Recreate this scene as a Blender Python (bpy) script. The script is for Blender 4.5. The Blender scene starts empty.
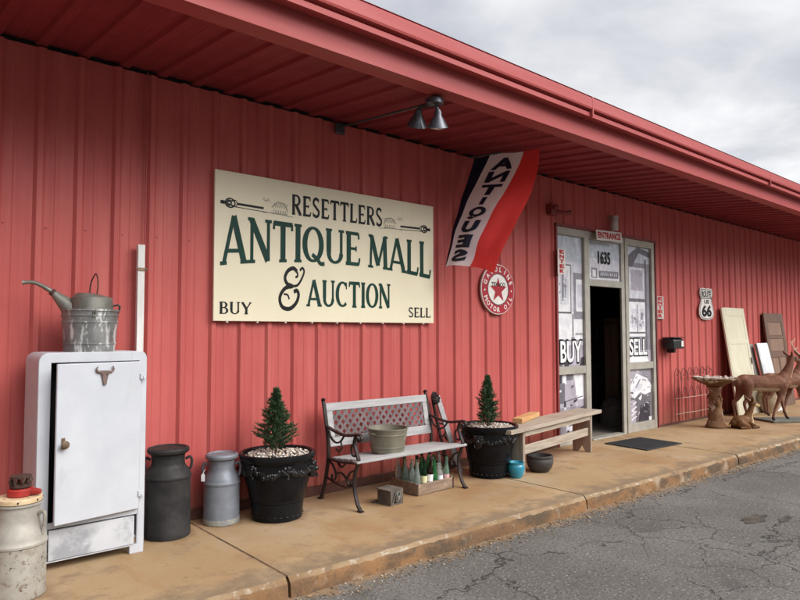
import bpy, bmesh, math, random
from mathutils import Vector, Matrix
from math import sin, cos, pi, radians, atan2, hypot, sqrt
random.seed(7)
S = bpy.context.scene
COL = S.collection

# ------------------------------------------------------------------ camera
cam = bpy.data.cameras.new('camera'); cam_ob = bpy.data.objects.new('camera', cam); COL.objects.link(cam_ob)
cam.sensor_fit = 'HORIZONTAL'; cam.sensor_width = 36.0; cam.lens = 643.5 / 800 * 36
cam.clip_start = 0.05; cam.clip_end = 2000
yaw, pitch, roll = radians(40.777), radians(2.837), radians(-0.093)
fwd = Vector((sin(yaw) * cos(pitch), cos(yaw) * cos(pitch), sin(pitch)))
right = Vector((cos(yaw), -sin(yaw), 0)); up = right.cross(fwd)
r2 = cos(roll) * right + sin(roll) * up; u2 = -sin(roll) * right + cos(roll) * up
M = Matrix((r2, u2, -fwd)).transposed().to_4x4(); M.translation = Vector((0, 0, 1.5))
cam_ob.matrix_world = M
S.camera = cam_ob

# ------------------------------------------------------------------ light
S.render.engine = 'CYCLES'
S.view_settings.view_transform = 'Standard'; S.view_settings.look = 'None'
S.view_settings.exposure = 0.08; S.view_settings.gamma = 1.0; S.view_settings.use_curve_mapping = False
SUN_EL, SUN_AZ = radians(36), radians(24)      # azimuth turned from the wall's outward normal towards +x
sdir = Vector((sin(SUN_AZ) * cos(SUN_EL), -cos(SUN_AZ) * cos(SUN_EL), sin(SUN_EL)))
sl = bpy.data.lights.new('sun', 'SUN'); sl.energy = 1.5; sl.angle = radians(34); sl.color = (1.0, 0.96, 0.9)
so = bpy.data.objects.new('sun', sl); COL.objects.link(so)
so.rotation_euler = sdir.to_track_quat('Z', 'Y').to_euler()
so.location = (5, -10, 20)

W = bpy.data.worlds.new('World'); S.world = W; W.use_nodes = True
nt = W.node_tree; nt.nodes.clear()
def N(t, typ, **k):
    n = t.nodes.new(typ)
    for a, b in k.items():
        if a.startswith('i_'): n.inputs[a[2:].replace('_', ' ')].default_value = b
        else: setattr(n, a, b)
    return n
out = N(nt, 'ShaderNodeOutputWorld'); bg = N(nt, 'ShaderNodeBackground'); bg.inputs['Strength'].default_value = 0.1
sky = N(nt, 'ShaderNodeTexSky'); sky.sky_type = 'NISHITA'; sky.sun_disc = False
sky.sun_elevation = SUN_EL; sky.sun_rotation = atan2(sdir.x, sdir.y); sky.dust_density = 2.0
tc = N(nt, 'ShaderNodeTexCoord'); sep = N(nt, 'ShaderNodeSeparateXYZ'); nt.links.new(tc.outputs['Generated'], sep.inputs[0])
zz = N(nt, 'ShaderNodeMath', operation='MAXIMUM'); nt.links.new(sep.outputs['Z'], zz.inputs[0]); zz.inputs[1].default_value = 0.0
za = N(nt, 'ShaderNodeMath', operation='ADD'); nt.links.new(zz.outputs[0], za.inputs[0]); za.inputs[1].default_value = 0.10
dx = N(nt, 'ShaderNodeMath', operation='DIVIDE'); dy = N(nt, 'ShaderNodeMath', operation='DIVIDE')
nt.links.new(sep.outputs['X'], dx.inputs[0]); nt.links.new(za.outputs[0], dx.inputs[1])
nt.links.new(sep.outputs['Y'], dy.inputs[0]); nt.links.new(za.outputs[0], dy.inputs[1])
cx = N(nt, 'ShaderNodeCombineXYZ'); nt.links.new(dx.outputs[0], cx.inputs[0]); nt.links.new(dy.outputs[0], cx.inputs[1])
n1 = N(nt, 'ShaderNodeTexNoise'); n1.inputs['Scale'].default_value = 1.0; n1.inputs['Detail'].default_value = 8; n1.inputs['Roughness'].default_value = 0.52
n1.inputs['Distortion'].default_value = 0.35
nt.links.new(cx.outputs[0], n1.inputs['Vector'])
rc = N(nt, 'ShaderNodeValToRGB')
e = rc.color_ramp.elements
e[0].position = 0.34; e[0].color = (5.9, 6.15, 6.9, 1); e[1].position = 0.62; e[1].color = (12.0, 12.0, 12.1, 1)
m1 = e.new(0.48); m1.color = (8.8, 8.95, 9.3, 1)
nt.links.new(n1.outputs['Fac'], rc.inputs['Fac'])
n2 = N(nt, 'ShaderNodeTexNoise'); n2.inputs['Scale'].default_value = 1.1; n2.inputs['Detail'].default_value = 5
mp = N(nt, 'ShaderNodeVectorMath', operation='ADD'); mp.inputs[1].default_value = (7.3, 2.1, 4.0)
nt.links.new(cx.outputs[0], mp.inputs[0]); nt.links.new(mp.outputs[0], n2.inputs['Vector'])
mr = N(nt, 'ShaderNodeMapRange'); mr.inputs['From Min'].default_value = 0.50; mr.inputs['From Max'].default_value = 0.66; mr.inputs['To Max'].default_value = 0.30
nt.links.new(n2.outputs['Fac'], mr.inputs['Value'])
mx = N(nt, 'ShaderNodeMix', data_type='RGBA')
nt.links.new(mr.outputs[0], mx.inputs['Factor']); nt.links.new(rc.outputs['Color'], mx.inputs['A']); nt.links.new(sky.outputs['Color'], mx.inputs['B'])
# unseen sky glow added round the sun direction to light the wall
dt = N(nt, 'ShaderNodeVectorMath', operation='DOT_PRODUCT'); dt.inputs[1].default_value = sdir
nt.links.new(tc.outputs['Generated'], dt.inputs[0])
m2 = N(nt, 'ShaderNodeMapRange'); m2.interpolation_type = 'SMOOTHSTEP'; m2.inputs['From Min'].default_value = 0.62; m2.inputs['From Max'].default_value = 1.0
m2.inputs['To Min'].default_value = 0.9; m2.inputs['To Max'].default_value = 4.9
nt.links.new(dt.outputs['Value'], m2.inputs['Value'])
sc = N(nt, 'ShaderNodeVectorMath', operation='SCALE'); nt.links.new(mx.outputs['Result'], sc.inputs[0]); nt.links.new(m2.outputs[0], sc.inputs['Scale'])
# low sky behind the camera dimmed, unseen, to darken the upper wall
lo_ = N(nt, 'ShaderNodeMapRange'); lo_.interpolation_type = 'SMOOTHSTEP'
for k_, v_ in (('From Min', 0.08), ('From Max', 0.42), ('To Min', 0.12), ('To Max', 1.0)): lo_.inputs[k_].default_value = v_
nt.links.new(sep.outputs['Z'], lo_.inputs['Value'])
so_ = N(nt, 'ShaderNodeMapRange'); so_.interpolation_type = 'SMOOTHSTEP'
for k_, v_ in (('From Min', -0.25), ('From Max', 0.1), ('To Min', 0.0), ('To Max', 1.0)): so_.inputs[k_].default_value = v_
nt.links.new(sep.outputs['Y'], so_.inputs['Value'])
mxx = N(nt, 'ShaderNodeMath', operation='MAXIMUM'); nt.links.new(lo_.outputs[0], mxx.inputs[0]); nt.links.new(so_.outputs[0], mxx.inputs[1])
sc2 = N(nt, 'ShaderNodeVectorMath', operation='SCALE'); nt.links.new(sc.outputs[0], sc2.inputs[0]); nt.links.new(mxx.outputs[0], sc2.inputs['Scale'])
nt.links.new(sc2.outputs[0], bg.inputs['Color']); nt.links.new(bg.outputs[0], out.inputs[0])

# ------------------------------------------------------------------ materials
def pbr(name, c1, c2=None, scale=4.0, lo=0.35, hi=0.65, rough=0.6, metal=0.0, bump=0.0, bscale=60.0, stretch=(1, 1, 1),
        stains=(), spec=0.5, coat=0.0, trans=0.0, sub=0.0, rvar=0.0, ior=1.45):
    m = bpy.data.materials.new(name); m.use_nodes = True; t = m.node_tree
    p = t.nodes['Principled BSDF']; L = t.links.new
    p.inputs['Roughness'].default_value = rough; p.inputs['Metallic'].default_value = metal
    p.inputs['Specular IOR Level'].default_value = spec; p.inputs['Coat Weight'].default_value = coat
    p.inputs['Transmission Weight'].default_value = trans; p.inputs['IOR'].default_value = ior
    tco = N(t, 'ShaderNodeTexCoord'); src = tco.outputs['Object']
    def noise(sc_, st=(1, 1, 1), off=0.0, det=6, rg=0.6):
        mpg = N(t, 'ShaderNodeMapping'); mpg.inputs['Scale'].default_value = st; mpg.inputs['Location'].default_value = (off, off * 1.7, off * 0.6)
        L(src, mpg.inputs[0]); n = N(t, 'ShaderNodeTexNoise'); n.inputs['Scale'].default_value = sc_
        n.inputs['Detail'].default_value = det; n.inputs['Roughness'].default_value = rg; L(mpg.outputs[0], n.inputs['Vector']); return n.outputs['Fac']
    def rng(fac, a, b, x=0.0, y=1.0):
        r = N(t, 'ShaderNodeMapRange'); r.interpolation_type = 'SMOOTHSTEP'
        r.inputs['From Min'].default_value = a; r.inputs['From Max'].default_value = b
        r.inputs['To Min'].default_value = x; r.inputs['To Max'].default_value = y; L(fac, r.inputs['Value']); return r.outputs[0]
    c2 = c2 or tuple(x * 0.82 for x in c1)
    mix = N(t, 'ShaderNodeMix', data_type='RGBA'); mix.inputs['A'].default_value = (*c1, 1); mix.inputs['B'].default_value = (*c2, 1)
    L(rng(noise(scale, stretch), lo, hi), mix.inputs['Factor']); cur = mix.outputs['Result']
    for i, s in enumerate(stains):     # (colour, scale, lo, hi, stretch, strength)
        col, ss, a, b = s[:4]; st = s[4] if len(s) > 4 else (1, 1, 1); k = s[5] if len(s) > 5 else 1.0
        mm = N(t, 'ShaderNodeMix', data_type='RGBA'); mm.inputs['B'].default_value = (*col, 1)
        L(cur, mm.inputs['A']); L(rng(noise(ss, st, 3.1 * (i + 1)), a, b, 0, k), mm.inputs['Factor']); cur = mm.outputs['Result']
    L(cur, p.inputs['Base Color'])
    if rvar: L(rng(noise(scale * 2.3, stretch, 9.0), 0.3, 0.7, rough - rvar, rough + rvar), p.inputs['Roughness'])
    if bump:
        b = N(t, 'ShaderNodeBump'); b.inputs['Strength'].default_value = bump; b.inputs['Distance'].default_value = 0.01
        L(noise(bscale, stretch, 5.0, 5), b.inputs['Height']); L(b.outputs[0], p.inputs['Normal'])
    if sub:
        tr = N(t, 'ShaderNodeBsdfTranslucent'); L(cur, tr.inputs[0]); ms = N(t, 'ShaderNodeMixShader'); ms.inputs[0].default_value = sub
        L(p.outputs[0], ms.inputs[1]); L(tr.outputs[0], ms.inputs[2]); L(ms.outputs[0], t.nodes['Material Output'].inputs[0])
    m['p'] = 1
    return m

VS = (5, 5, 0.35)
M_WALL = pbr('red_wall_paint', (0.465, 0.106, 0.094), (0.415, 0.087, 0.078), 0.7, spec=0.2, rough=0.5, rvar=0.1, bump=0.22, bscale=3, stains=(
    ((0.53, 0.15, 0.13), 1.3, 0.46, 0.70, VS, 0.5), ((0.37, 0.066, 0.064), 4.0, 0.48, 0.64, (3, 3, 0.08), 0.4), ((0.54, 0.18, 0.16), 30, 0.58, 0.72, (2, 2, 0.06), 0.25), ((0.30, 0.05, 0.045), 1.6, 0.6, 0.8, VS, 0.45), ((0.30, 0.10, 0.07), 9, 0.70, 0.8, (1, 1, 1), 0.4)))
M_SOFF = pbr('red_soffit_shaded', (0.25, 0.038, 0.045), (0.21, 0.032, 0.038), 1.1, spec=0.2, rough=0.55, rvar=0.1)  # the wall's red darkened, eave shade put into the colour
M_FASC = pbr('red_fascia_paint', (0.38, 0.078, 0.074), (0.33, 0.064, 0.062), 1.2, spec=0.2, rough=0.45, rvar=0.1, stretch=(0.3, 4, 4))
M_TRIM = pbr('dark_red_trim', (0.22, 0.04, 0.035), (0.18, 0.032, 0.03), 3, rough=0.55)
M_SHADE = pbr('painted_shade', (0.012, 0.011, 0.011), rough=0.9)  # near-black stand-in for the shade in gaps and hollows
M_BASE = pbr('maroon_base', (0.085, 0.03, 0.022), (0.13, 0.055, 0.035), 5, rough=0.85, bump=0.2)
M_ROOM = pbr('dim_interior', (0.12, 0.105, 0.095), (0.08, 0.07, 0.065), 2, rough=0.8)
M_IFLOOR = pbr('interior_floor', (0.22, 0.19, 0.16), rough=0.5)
M_WALK = pbr('stained_concrete', (0.365, 0.255, 0.145), (0.315, 0.21, 0.112), 0.8, spec=0.2, rough=0.85, bump=0.3, bscale=90, stains=(
    ((0.27, 0.14, 0.058), 0.8, 0.46, 0.66, (1, 1, 1), 0.6), ((0.37, 0.30, 0.21), 1.5, 0.50, 0.70, (1, 1, 1), 0.4), ((0.28, 0.15, 0.06), 2.6, 0.54, 0.68, (2.5, .6, 1), 0.4),
    ((0.17, 0.12, 0.08), 3.4, 0.56, 0.72, (1, 1, 1), 0.6), ((0.13, 0.095, 0.065), 14, 0.60, 0.72, (1, 1, 1), 0.4), ((0.08, 0.06, 0.045), 60, 0.66, 0.72, (1, 1, 1), 0.55)))
M_KERB = pbr('kerb_face', (0.24, 0.13, 0.06), (0.17, 0.095, 0.05), 2.5, spec=0.2, rough=0.9, bump=0.6, bscale=40, stains=(
    ((0.075, 0.058, 0.042), 2.2, 0.42, 0.60, (1, 1, 2), 0.85), ((0.10, 0.07, 0.045), 25, 0.54, 0.64, (1, 1, 1), 0.6), ((0.36, 0.29, 0.21), 5, 0.56, 0.70, (1, 1, 1), 0.6)))
M_LIP = pbr('chipped_kerb_edge', (0.30, 0.21, 0.125), (0.21, 0.13, 0.068), 2.5, spec=0.2, rough=0.9, bump=0.8, bscale=60, stains=(((0.42, 0.36, 0.28), 12, 0.54, 0.64, (1, 1, 1), 0.8), ((0.12, 0.085, 0.06), 6, 0.56, 0.68, (1, 1, 1), 0.7)))
M_LIP2 = pbr('joint_dirt', (0.19, 0.115, 0.06), (0.10, 0.06, 0.035), 12, rough=0.95, bump=0.5)
M_IRON = pbr('black_cast_iron', (0.018, 0.013, 0.012), (0.034, 0.02, 0.017), 9, spec=0.25, rough=0.45, bump=0.2, rvar=0.12)
M_SLAT = pbr('weathered_white_slat', (0.40, 0.388, 0.38), (0.30, 0.29, 0.285), 6, rough=0.7, stretch=(0.5, 12, 12), bump=0.25, bscale=14, stains=(((0.26, 0.24, 0.23), 3, 0.62, 0.75, (0.6, 14, 14), 0.7),))
M_LATT = pbr('mauve_lattice', (0.15, 0.115, 0.115), (0.10, 0.078, 0.08), 9, rough=0.7)
M_POT = pbr('gloss_black_planter', (0.008, 0.008, 0.009), (0.012, 0.012, 0.013), 8, rough=0.10, bump=0.02, bscale=18, rvar=0.04, spec=0.10)
M_POTG = pbr('gloss_black_relief', (0.008, 0.008, 0.009), (0.012, 0.012, 0.013), 8, rough=0.12, spec=0.6)
M_SOIL = pbr('soil', (0.05, 0.035, 0.025), rough=0.95, bump=0.6)
M_PEB = [pbr('pebble_a', (0.62, 0.52, 0.42), rough=0.7), pbr('pebble_b', (0.48, 0.36, 0.27), rough=0.7), pbr('pebble_c', (0.70, 0.66, 0.60), rough=0.7)]
M_NEED = [pbr('needle_a', (0.028, 0.06, 0.028), (0.036, 0.08, 0.036), 12, rough=0.6, sub=0.12), pbr('needle_b', (0.045, 0.095, 0.04), rough=0.6, sub=0.12), pbr('needle_c', (0.085, 0.145, 0.065), rough=0.6, sub=0.12)]
M_BARK = pbr('bark', (0.10, 0.065, 0.045), rough=0.9, bump=0.5)
M_GALV = pbr('galvanised', (0.235, 0.23, 0.20), (0.16, 0.155, 0.135), 7, rough=0.5, metal=0.55, bump=0.06, rvar=0.12, stains=(((0.42, 0.42, 0.40), 9, 0.6, 0.75, (1, 1, 0.6), 0.6), ((0.13, 0.10, 0.075), 5, 0.62, 0.78, (1, 1, 1), 0.6)))
M_GALVW = pbr('galvanised_paint_worn', (0.15, 0.15, 0.145), (0.25, 0.25, 0.24), 6, rough=0.55, metal=0.45, bump=0.1, stains=(((0.62, 0.62, 0.60), 15, 0.52, 0.60, (1.3, 1.3, 0.35), 0.9), ((0.12, 0.115, 0.11), 8, 0.6, 0.72, (1, 1, 0.7), 0.7)))
M_TUB = pbr('old_tub', (0.235, 0.22, 0.165), (0.175, 0.165, 0.12), 6, rough=0.5, metal=0.35, stains=(((0.20, 0.15, 0.10), 6, 0.6, 0.75, (1, 1, 0.6), 0.6), ((0.45, 0.43, 0.38), 11, 0.64, 0.76, (1, 1, 1), 0.4)))
M_CANR = pbr('rusty_milk_can', (0.36, 0.34, 0.29), (0.27, 0.25, 0.21), 6, rough=0.6, metal=0.15, spec=0.3, bump=0.1, stains=(((0.13, 0.07, 0.042), 28, 0.56, 0.68, (1, 1, 1.3), 0.7), ((0.055, 0.03, 0.02), 44, 0.60, 0.66, (1, 1, 1), 0.9), ((0.22, 0.15, 0.10), 9, 0.54, 0.68, (1, 1, 1), 0.5), ((0.26, 0.20, 0.14), 5, 0.5, 0.66, (1, 1, 1), 0.5)))
M_CANR2 = pbr('milk_can_shoulder', (0.39, 0.37, 0.32), (0.29, 0.27, 0.23), 6, rough=0.55, metal=0.2, spec=0.3, bump=0.06, stains=(((0.26, 0.19, 0.13), 14, 0.66, 0.76, (1, 1, 1.2), 0.6),))
M_CANB = pbr('charcoal_milk_can', (0.020, 0.019, 0.019), (0.034, 0.032, 0.031), 7, spec=0.15, rough=0.5, metal=0.0, bump=0.45, bscale=14, rvar=0.12, stains=(((0.11, 0.10, 0.095), 9, 0.62, 0.76, (2, 2, 0.4), 0.5),))
M_CANG = pbr('grey_milk_can', (0.20, 0.215, 0.24), (0.15, 0.16, 0.18), 5, rough=0.5, metal=0.25, spec=0.3, bump=0.3, bscale=12, rvar=0.1, stains=(((0.42, 0.40, 0.32), 6, 0.60, 0.75, (1, 1, 1), 0.45),))
M_CANG2 = pbr('worn_can_foot', (0.34, 0.32, 0.25), (0.22, 0.22, 0.22), 20, rough=0.6, metal=0.2, stains=(((0.2, 0.1, 0.05), 40, 0.6, 0.7),))
M_WHITE = pbr('white_enamel', (0.50, 0.515, 0.54), (0.45, 0.465, 0.495), 3, rough=0.42, rvar=0.1, bump=0.05, bscale=14, stains=(((0.42, 0.37, 0.29), 5, 0.60, 0.76, (1, 1, 1), 0.5), ((0.44, 0.46, 0.49), 2.6, 0.50, 0.68, (1, 1, 1), 0.5), ((0.26, 0.17, 0.11), 45, 0.68, 0.74, (1, 1, 1), 0.5), ((0.36, 0.37, 0.39), 9, 0.60, 0.70, (2.5, 1, .5), 0.3)))
M_WHITE2 = pbr('white_drawer_worn', (0.52, 0.53, 0.545), (0.47, 0.48, 0.50), 3, rough=0.45, stains=(((0.24, 0.25, 0.27), 3.5, 0.45, 0.60, (1, 1, 1), 0.85),))
M_BRASS = pbr('tarnished_brass', (0.24, 0.17, 0.11), (0.15, 0.10, 0.07), 30, rough=0.45, metal=0.7)
M_SKULL = pbr('bronze_skull', (0.20, 0.135, 0.115), (0.12, 0.085, 0.075), 25, rough=0.5, metal=0.4)
M_WPOST = pbr('white_post', (0.70, 0.68, 0.65), (0.58, 0.56, 0.53), 4, rough=0.6, stretch=(6, 6, 0.5), stains=(((0.35, 0.24, 0.2), 12, 0.66, 0.76, (3, 3, 1), 0.7),))
M_PINE = pbr('pine_timber', (0.56, 0.34, 0.15), (0.45, 0.24, 0.09), 3, rough=0.65, stretch=(1, 14, 14), bump=0.1)
M_PLY = pbr('pine_lid', (0.62, 0.48, 0.30), (0.52, 0.37, 0.21), 4, rough=0.65, stretch=(1, 9, 9), stains=(((0.16, 0.08, 0.04), 22, 0.68, 0.74),))
M_REDP = pbr('red_cast_paint', (0.36, 0.025, 0.02), (0.25, 0.02, 0.015), 12, rough=0.45, stains=(((0.08, 0.03, 0.02), 25, 0.6, 0.72),))
M_RUST = pbr('rusted_iron', (0.085, 0.045, 0.03), (0.05, 0.03, 0.024), 20, rough=0.8, metal=0.3, bump=0.4)
M_GREYW = pbr('grey_weathered_wood', (0.40, 0.335, 0.26), (0.29, 0.235, 0.18), 3, rough=0.8, stretch=(0.8, 12, 12), bump=0.35, bscale=12, stains=(((0.14, 0.10, 0.075), 3, 0.6, 0.74, (0.6, 14, 14), 0.7),))
M_GREYV = pbr('grey_weathered_leg', (0.32, 0.255, 0.195), (0.23, 0.175, 0.13), 3, rough=0.8, stretch=(12, 12, 0.8), bump=0.35, bscale=12, stains=(((0.14, 0.10, 0.075), 3, 0.6, 0.74, (14, 14, 0.6), 0.7),))
M_CRATE = pbr('old_crate_wood', (0.27, 0.185, 0.125), (0.17, 0.12, 0.085), 4, rough=0.85, stretch=(1, 8, 8), bump=0.35, bscale=14, stains=(((0.42, 0.31, 0.20), 9, 0.60, 0.70, (1, 1, 1.6), 0.5),))
M_BOXW = pbr('old_box_wood', (0.13, 0.105, 0.08), (0.075, 0.06, 0.048), 8, rough=0.85, bump=0.4)
M_BLUE = pbr('turquoise_glaze', (0.02, 0.20, 0.29), (0.03, 0.26, 0.36), 6, rough=0.25, coat=0.3)
M_BOWL = pbr('slate_glaze', (0.045, 0.04, 0.038), (0.07, 0.062, 0.058), 14, spec=0.25, rough=0.45, bump=0.3, stretch=(1, 1, 5))
M_MAT = pbr('rubber_mat', (0.022, 0.022, 0.023), (0.03, 0.03, 0.031), 30, rough=0.85, bump=0.6, bscale=120)
M_FRAME = pbr('beige_aluminium', (0.40, 0.375, 0.32), (0.32, 0.30, 0.26), 4, rough=0.5, metal=0.2, stains=(((0.2, 0.17, 0.13), 9, 0.66, 0.8),))
M_BRONZE = pbr('dark_bronze_frame', (0.085, 0.085, 0.075), rough=0.45, metal=0.3)
M_GLASS = pbr('dark_glass', (0.03, 0.033, 0.036), rough=0.06, spec=0.6)
M_CL = {k: pbr('cling_' + k, c, tuple(x * 0.84 for x in c), 5.0, rough=0.14, spec=0.5, stretch=(1, 1, 1), stains=((tuple(x * 0.70 for x in c), 16, 0.54, 0.66, (1, 1, 1), 0.5), (tuple(min(.8, x * 1.35) for x in c), 10, 0.54, 0.66, (1.5, 1, .6), 0.6))) for k, c in dict(
    pale=(0.62, 0.62, 0.68), white=(0.78, 0.77, 0.79), sky=(0.50, 0.54, 0.60), mid=(0.27, 0.255, 0.29), lav=(0.40, 0.365, 0.42), dark=(0.055, 0.05, 0.06), grey=(0.155, 0.145, 0.165)).items()}
M_INKW = pbr('white_ink', (0.78, 0.78, 0.78), (0.76, 0.76, 0.76), spec=0.2, rough=0.4)
M_INKK = pbr('black_ink', (0.012, 0.012, 0.013), spec=0.2, rough=0.45)
M_INKG = pbr('green_ink', (0.006, 0.036, 0.026), (0.008, 0.042, 0.03), spec=0.2, rough=0.5)
M_INKR = pbr('red_ink', (0.42, 0.02, 0.03), (0.36, 0.018, 0.026), 20, spec=0.2, rough=0.4)
M_INKGY = pbr('grey_ink', (0.36, 0.34, 0.28), spec=0.2, rough=0.6)
M_CREAM = pbr('cream_sign_paint', (0.72, 0.66, 0.49), (0.69, 0.63, 0.465), 1.5, spec=0.2, rough=0.42, stains=(((0.62, 0.55, 0.40), 2, 0.58, 0.75, (1, 1, 0.4), 0.4),))
M_PLATE = pbr('white_plate', (0.70, 0.67, 0.63), (0.62, 0.58, 0.54), 7, spec=0.2, rough=0.45, stains=(((0.40, 0.33, 0.28), 14, 0.62, 0.78, (1, 1, 1), 0.5),))
M_PLATEG = pbr('grey_plate', (0.48, 0.46, 0.42), (0.40, 0.37, 0.33), 7, rough=0.5)
M_TEXR = pbr('enamel_red', (0.36, 0.022, 0.035), (0.31, 0.02, 0.03), 10, rough=0.3)
M_TEXW = pbr('enamel_white', (0.72, 0.70, 0.66), (0.66, 0.62, 0.57), 9, rough=0.3)
M_NAVY = pbr('flag_navy', (0.012, 0.014, 0.045), rough=0.8, sub=0.12, bump=0.1, bscale=300)
M_FWHT = pbr('flag_white', (0.80, 0.78, 0.81), (0.77, 0.75, 0.78), rough=0.8, sub=0.55, bump=0.1, bscale=300)
M_FRED = pbr('flag_red', (0.74, 0.055, 0.05), (0.70, 0.05, 0.045), rough=0.8, sub=0.5, bump=0.1, bscale=300)
M_FINK = pbr('flag_ink', (0.015, 0.014, 0.035), rough=0.8)
M_LAMP = pbr('lamp_metal', (0.085, 0.092, 0.105), rough=0.28, metal=0.4)
M_LENS = pbr('lamp_lens', (0.55, 0.58, 0.62), (0.45, 0.48, 0.52), 8, rough=0.15)
M_JAR = pbr('white_jar', (0.52, 0.48, 0.45), rough=0.4)
M_BLK = pbr('black_plastic', (0.015, 0.015, 0.016), (0.022, 0.022, 0.022), rough=0.4)
M_BIRD = pbr('mossy_concrete', (0.19, 0.105, 0.055), (0.13, 0.06, 0.03), 5, spec=0.2, rough=0.85, bump=0.6, bscale=22, stains=(((0.12, 0.055, 0.025), 5, 0.45, 0.60, (1, 1, 1), 0.8), ((0.52, 0.45, 0.38), 7, 0.56, 0.64, (1, 1, 1), 0.85)))
M_SHELL = pbr('bowl_shells', (0.62, 0.54, 0.48), (0.42, 0.33, 0.27), 40, rough=0.8, bump=0.8, bscale=60)
M_DOORC = pbr('cream_door_paint', (0.60, 0.56, 0.42), (0.54, 0.50, 0.37), 2.5, rough=0.5, stretch=(4, 4, 0.7))
M_DOORB = pbr('brown_door_wood', (0.15, 0.082, 0.052), (0.10, 0.055, 0.037), 3, rough=0.6, stretch=(8, 8, 0.6), bump=0.2)
M_DOORP = pbr('brown_door_panel', (0.23, 0.135, 0.09), (0.17, 0.10, 0.066), 3, rough=0.6, stretch=(8, 8, 0.6), bump=0.2)
M_PANW = pbr('white_panel', (0.70, 0.71, 0.73), rough=0.5)
M_PANG = pbr('grey_panel', (0.27, 0.245, 0.22), (0.20, 0.18, 0.16), 3, rough=0.7, stretch=(8, 8, 0.6))
M_DEER = pbr('deer_brown', (0.19, 0.085, 0.052), (0.12, 0.052, 0.032), 5, spec=0.15, rough=0.7, bump=0.15, bscale=40, stains=(((0.28, 0.15, 0.10), 8, 0.52, 0.68, (1, 1, 1), 0.5),))
M_DEERC = pbr('deer_cream', (0.50, 0.40, 0.29), (0.42, 0.31, 0.21), 9, spec=0.2, rough=0.6)
M_DEERK = pbr('deer_dark', (0.035, 0.02, 0.015), rough=0.5)
M_FAWN = pbr('fawn_tan', (0.15, 0.065, 0.022), (0.085, 0.036, 0.014), 6, spec=0.2, rough=0.6, stains=(((0.45, 0.32, 0.17), 22, 0.62, 0.70, (1, 1, 1), 0.7),))
M_FAWNC = pbr('fawn_cream', (0.60, 0.45, 0.24), rough=0.6)
M_SLAB = pbr('mossy_slab', (0.13, 0.125, 0.10), (0.09, 0.09, 0.075), 6, rough=0.9, bump=0.4)
M_WIREW = pbr('pale_wire', (0.50, 0.36, 0.30), rough=0.5)
M_WIREK = pbr('rusty_wire', (0.10, 0.045, 0.035), rough=0.7)
M_GUTT = M_FASC
M_LITTER = [pbr('litter_a', (0.30, 0.19, 0.09), rough=0.9), pbr('litter_b', (0.16, 0.10, 0.055), rough=0.9), pbr('litter_c', (0.42, 0.34, 0.24), rough=0.9)]
M_TAG = pbr('paper_tag', (0.78, 0.77, 0.74), rough=0.7)
def glassmat(name, c, rough=0.06): return pbr(name, c, c, rough=rough, trans=0.85, spec=0.5, ior=1.35)
M_GL = dict(clear=glassmat('clear_glass', (0.78, 0.86, 0.82)), green=glassmat('green_glass', (0.10, 0.42, 0.16)), dkgreen=glassmat('dark_green_glass', (0.02, 0.10, 0.04)),
            brown=glassmat('brown_glass', (0.07, 0.03, 0.012)), aqua=glassmat('aqua_glass', (0.42, 0.72, 0.60)))
M_LABC = pbr('label_cream', (0.66, 0.62, 0.36), rough=0.6); M_LABW = pbr('label_white', (0.72, 0.72, 0.72), rough=0.6); M_LABP = pbr('label_pink', (0.62, 0.36, 0.34), rough=0.6)
M_CAP = pbr('bottle_cap', (0.03, 0.03, 0.03), rough=0.4)

def kerb_dirt(m):
    t = m.node_tree; p = t.nodes['Principled BSDF']; L = t.links.new; old = p.inputs['Base Color'].links[0].from_socket
    co = N(t, 'ShaderNodeTexCoord').outputs['Object']; sx = N(t, 'ShaderNodeSeparateXYZ'); L(co, sx.inputs[0])
    def mth(op, a, b):
        n = N(t, 'ShaderNodeMath', operation=op)
        for i, q in enumerate((a, b)):
            if isinstance(q, (int, float)): n.inputs[i].default_value = q
            else: L(q, n.inputs[i])
        return n.outputs[0]
    nz = N(t, 'ShaderNodeTexNoise'); nz.inputs['Scale'].default_value = 5; nz.inputs['Detail'].default_value = 8; nz.inputs['Roughness'].default_value = 0.7; L(co, nz.inputs['Vector'])
    d = mth('SUBTRACT', sx.outputs['Y'], mth('SUBTRACT', 3.54, mth('MULTIPLY', sx.outputs['X'], 0.0285)))
    dd = mth('ADD', d, mth('MULTIPLY', mth('SUBTRACT', nz.outputs['Fac'], 0.5), 0.9))
    r = N(t, 'ShaderNodeMapRange'); r.interpolation_type = 'SMOOTHSTEP'
    for k, v in (('From Min', 0.02), ('From Max', 0.34), ('To Min', 0.75), ('To Max', 0.0)): r.inputs[k].default_value = v
    L(dd, r.inputs['Value']); mm = N(t, 'ShaderNodeMix', data_type='RGBA'); mm.inputs['B'].default_value = (0.135, 0.10, 0.068, 1)
    L(old, mm.inputs['A']); L(r.outputs[0], mm.inputs['Factor']); L(mm.outputs['Result'], p.inputs['Base Color'])
kerb_dirt(M_WALK)
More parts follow.
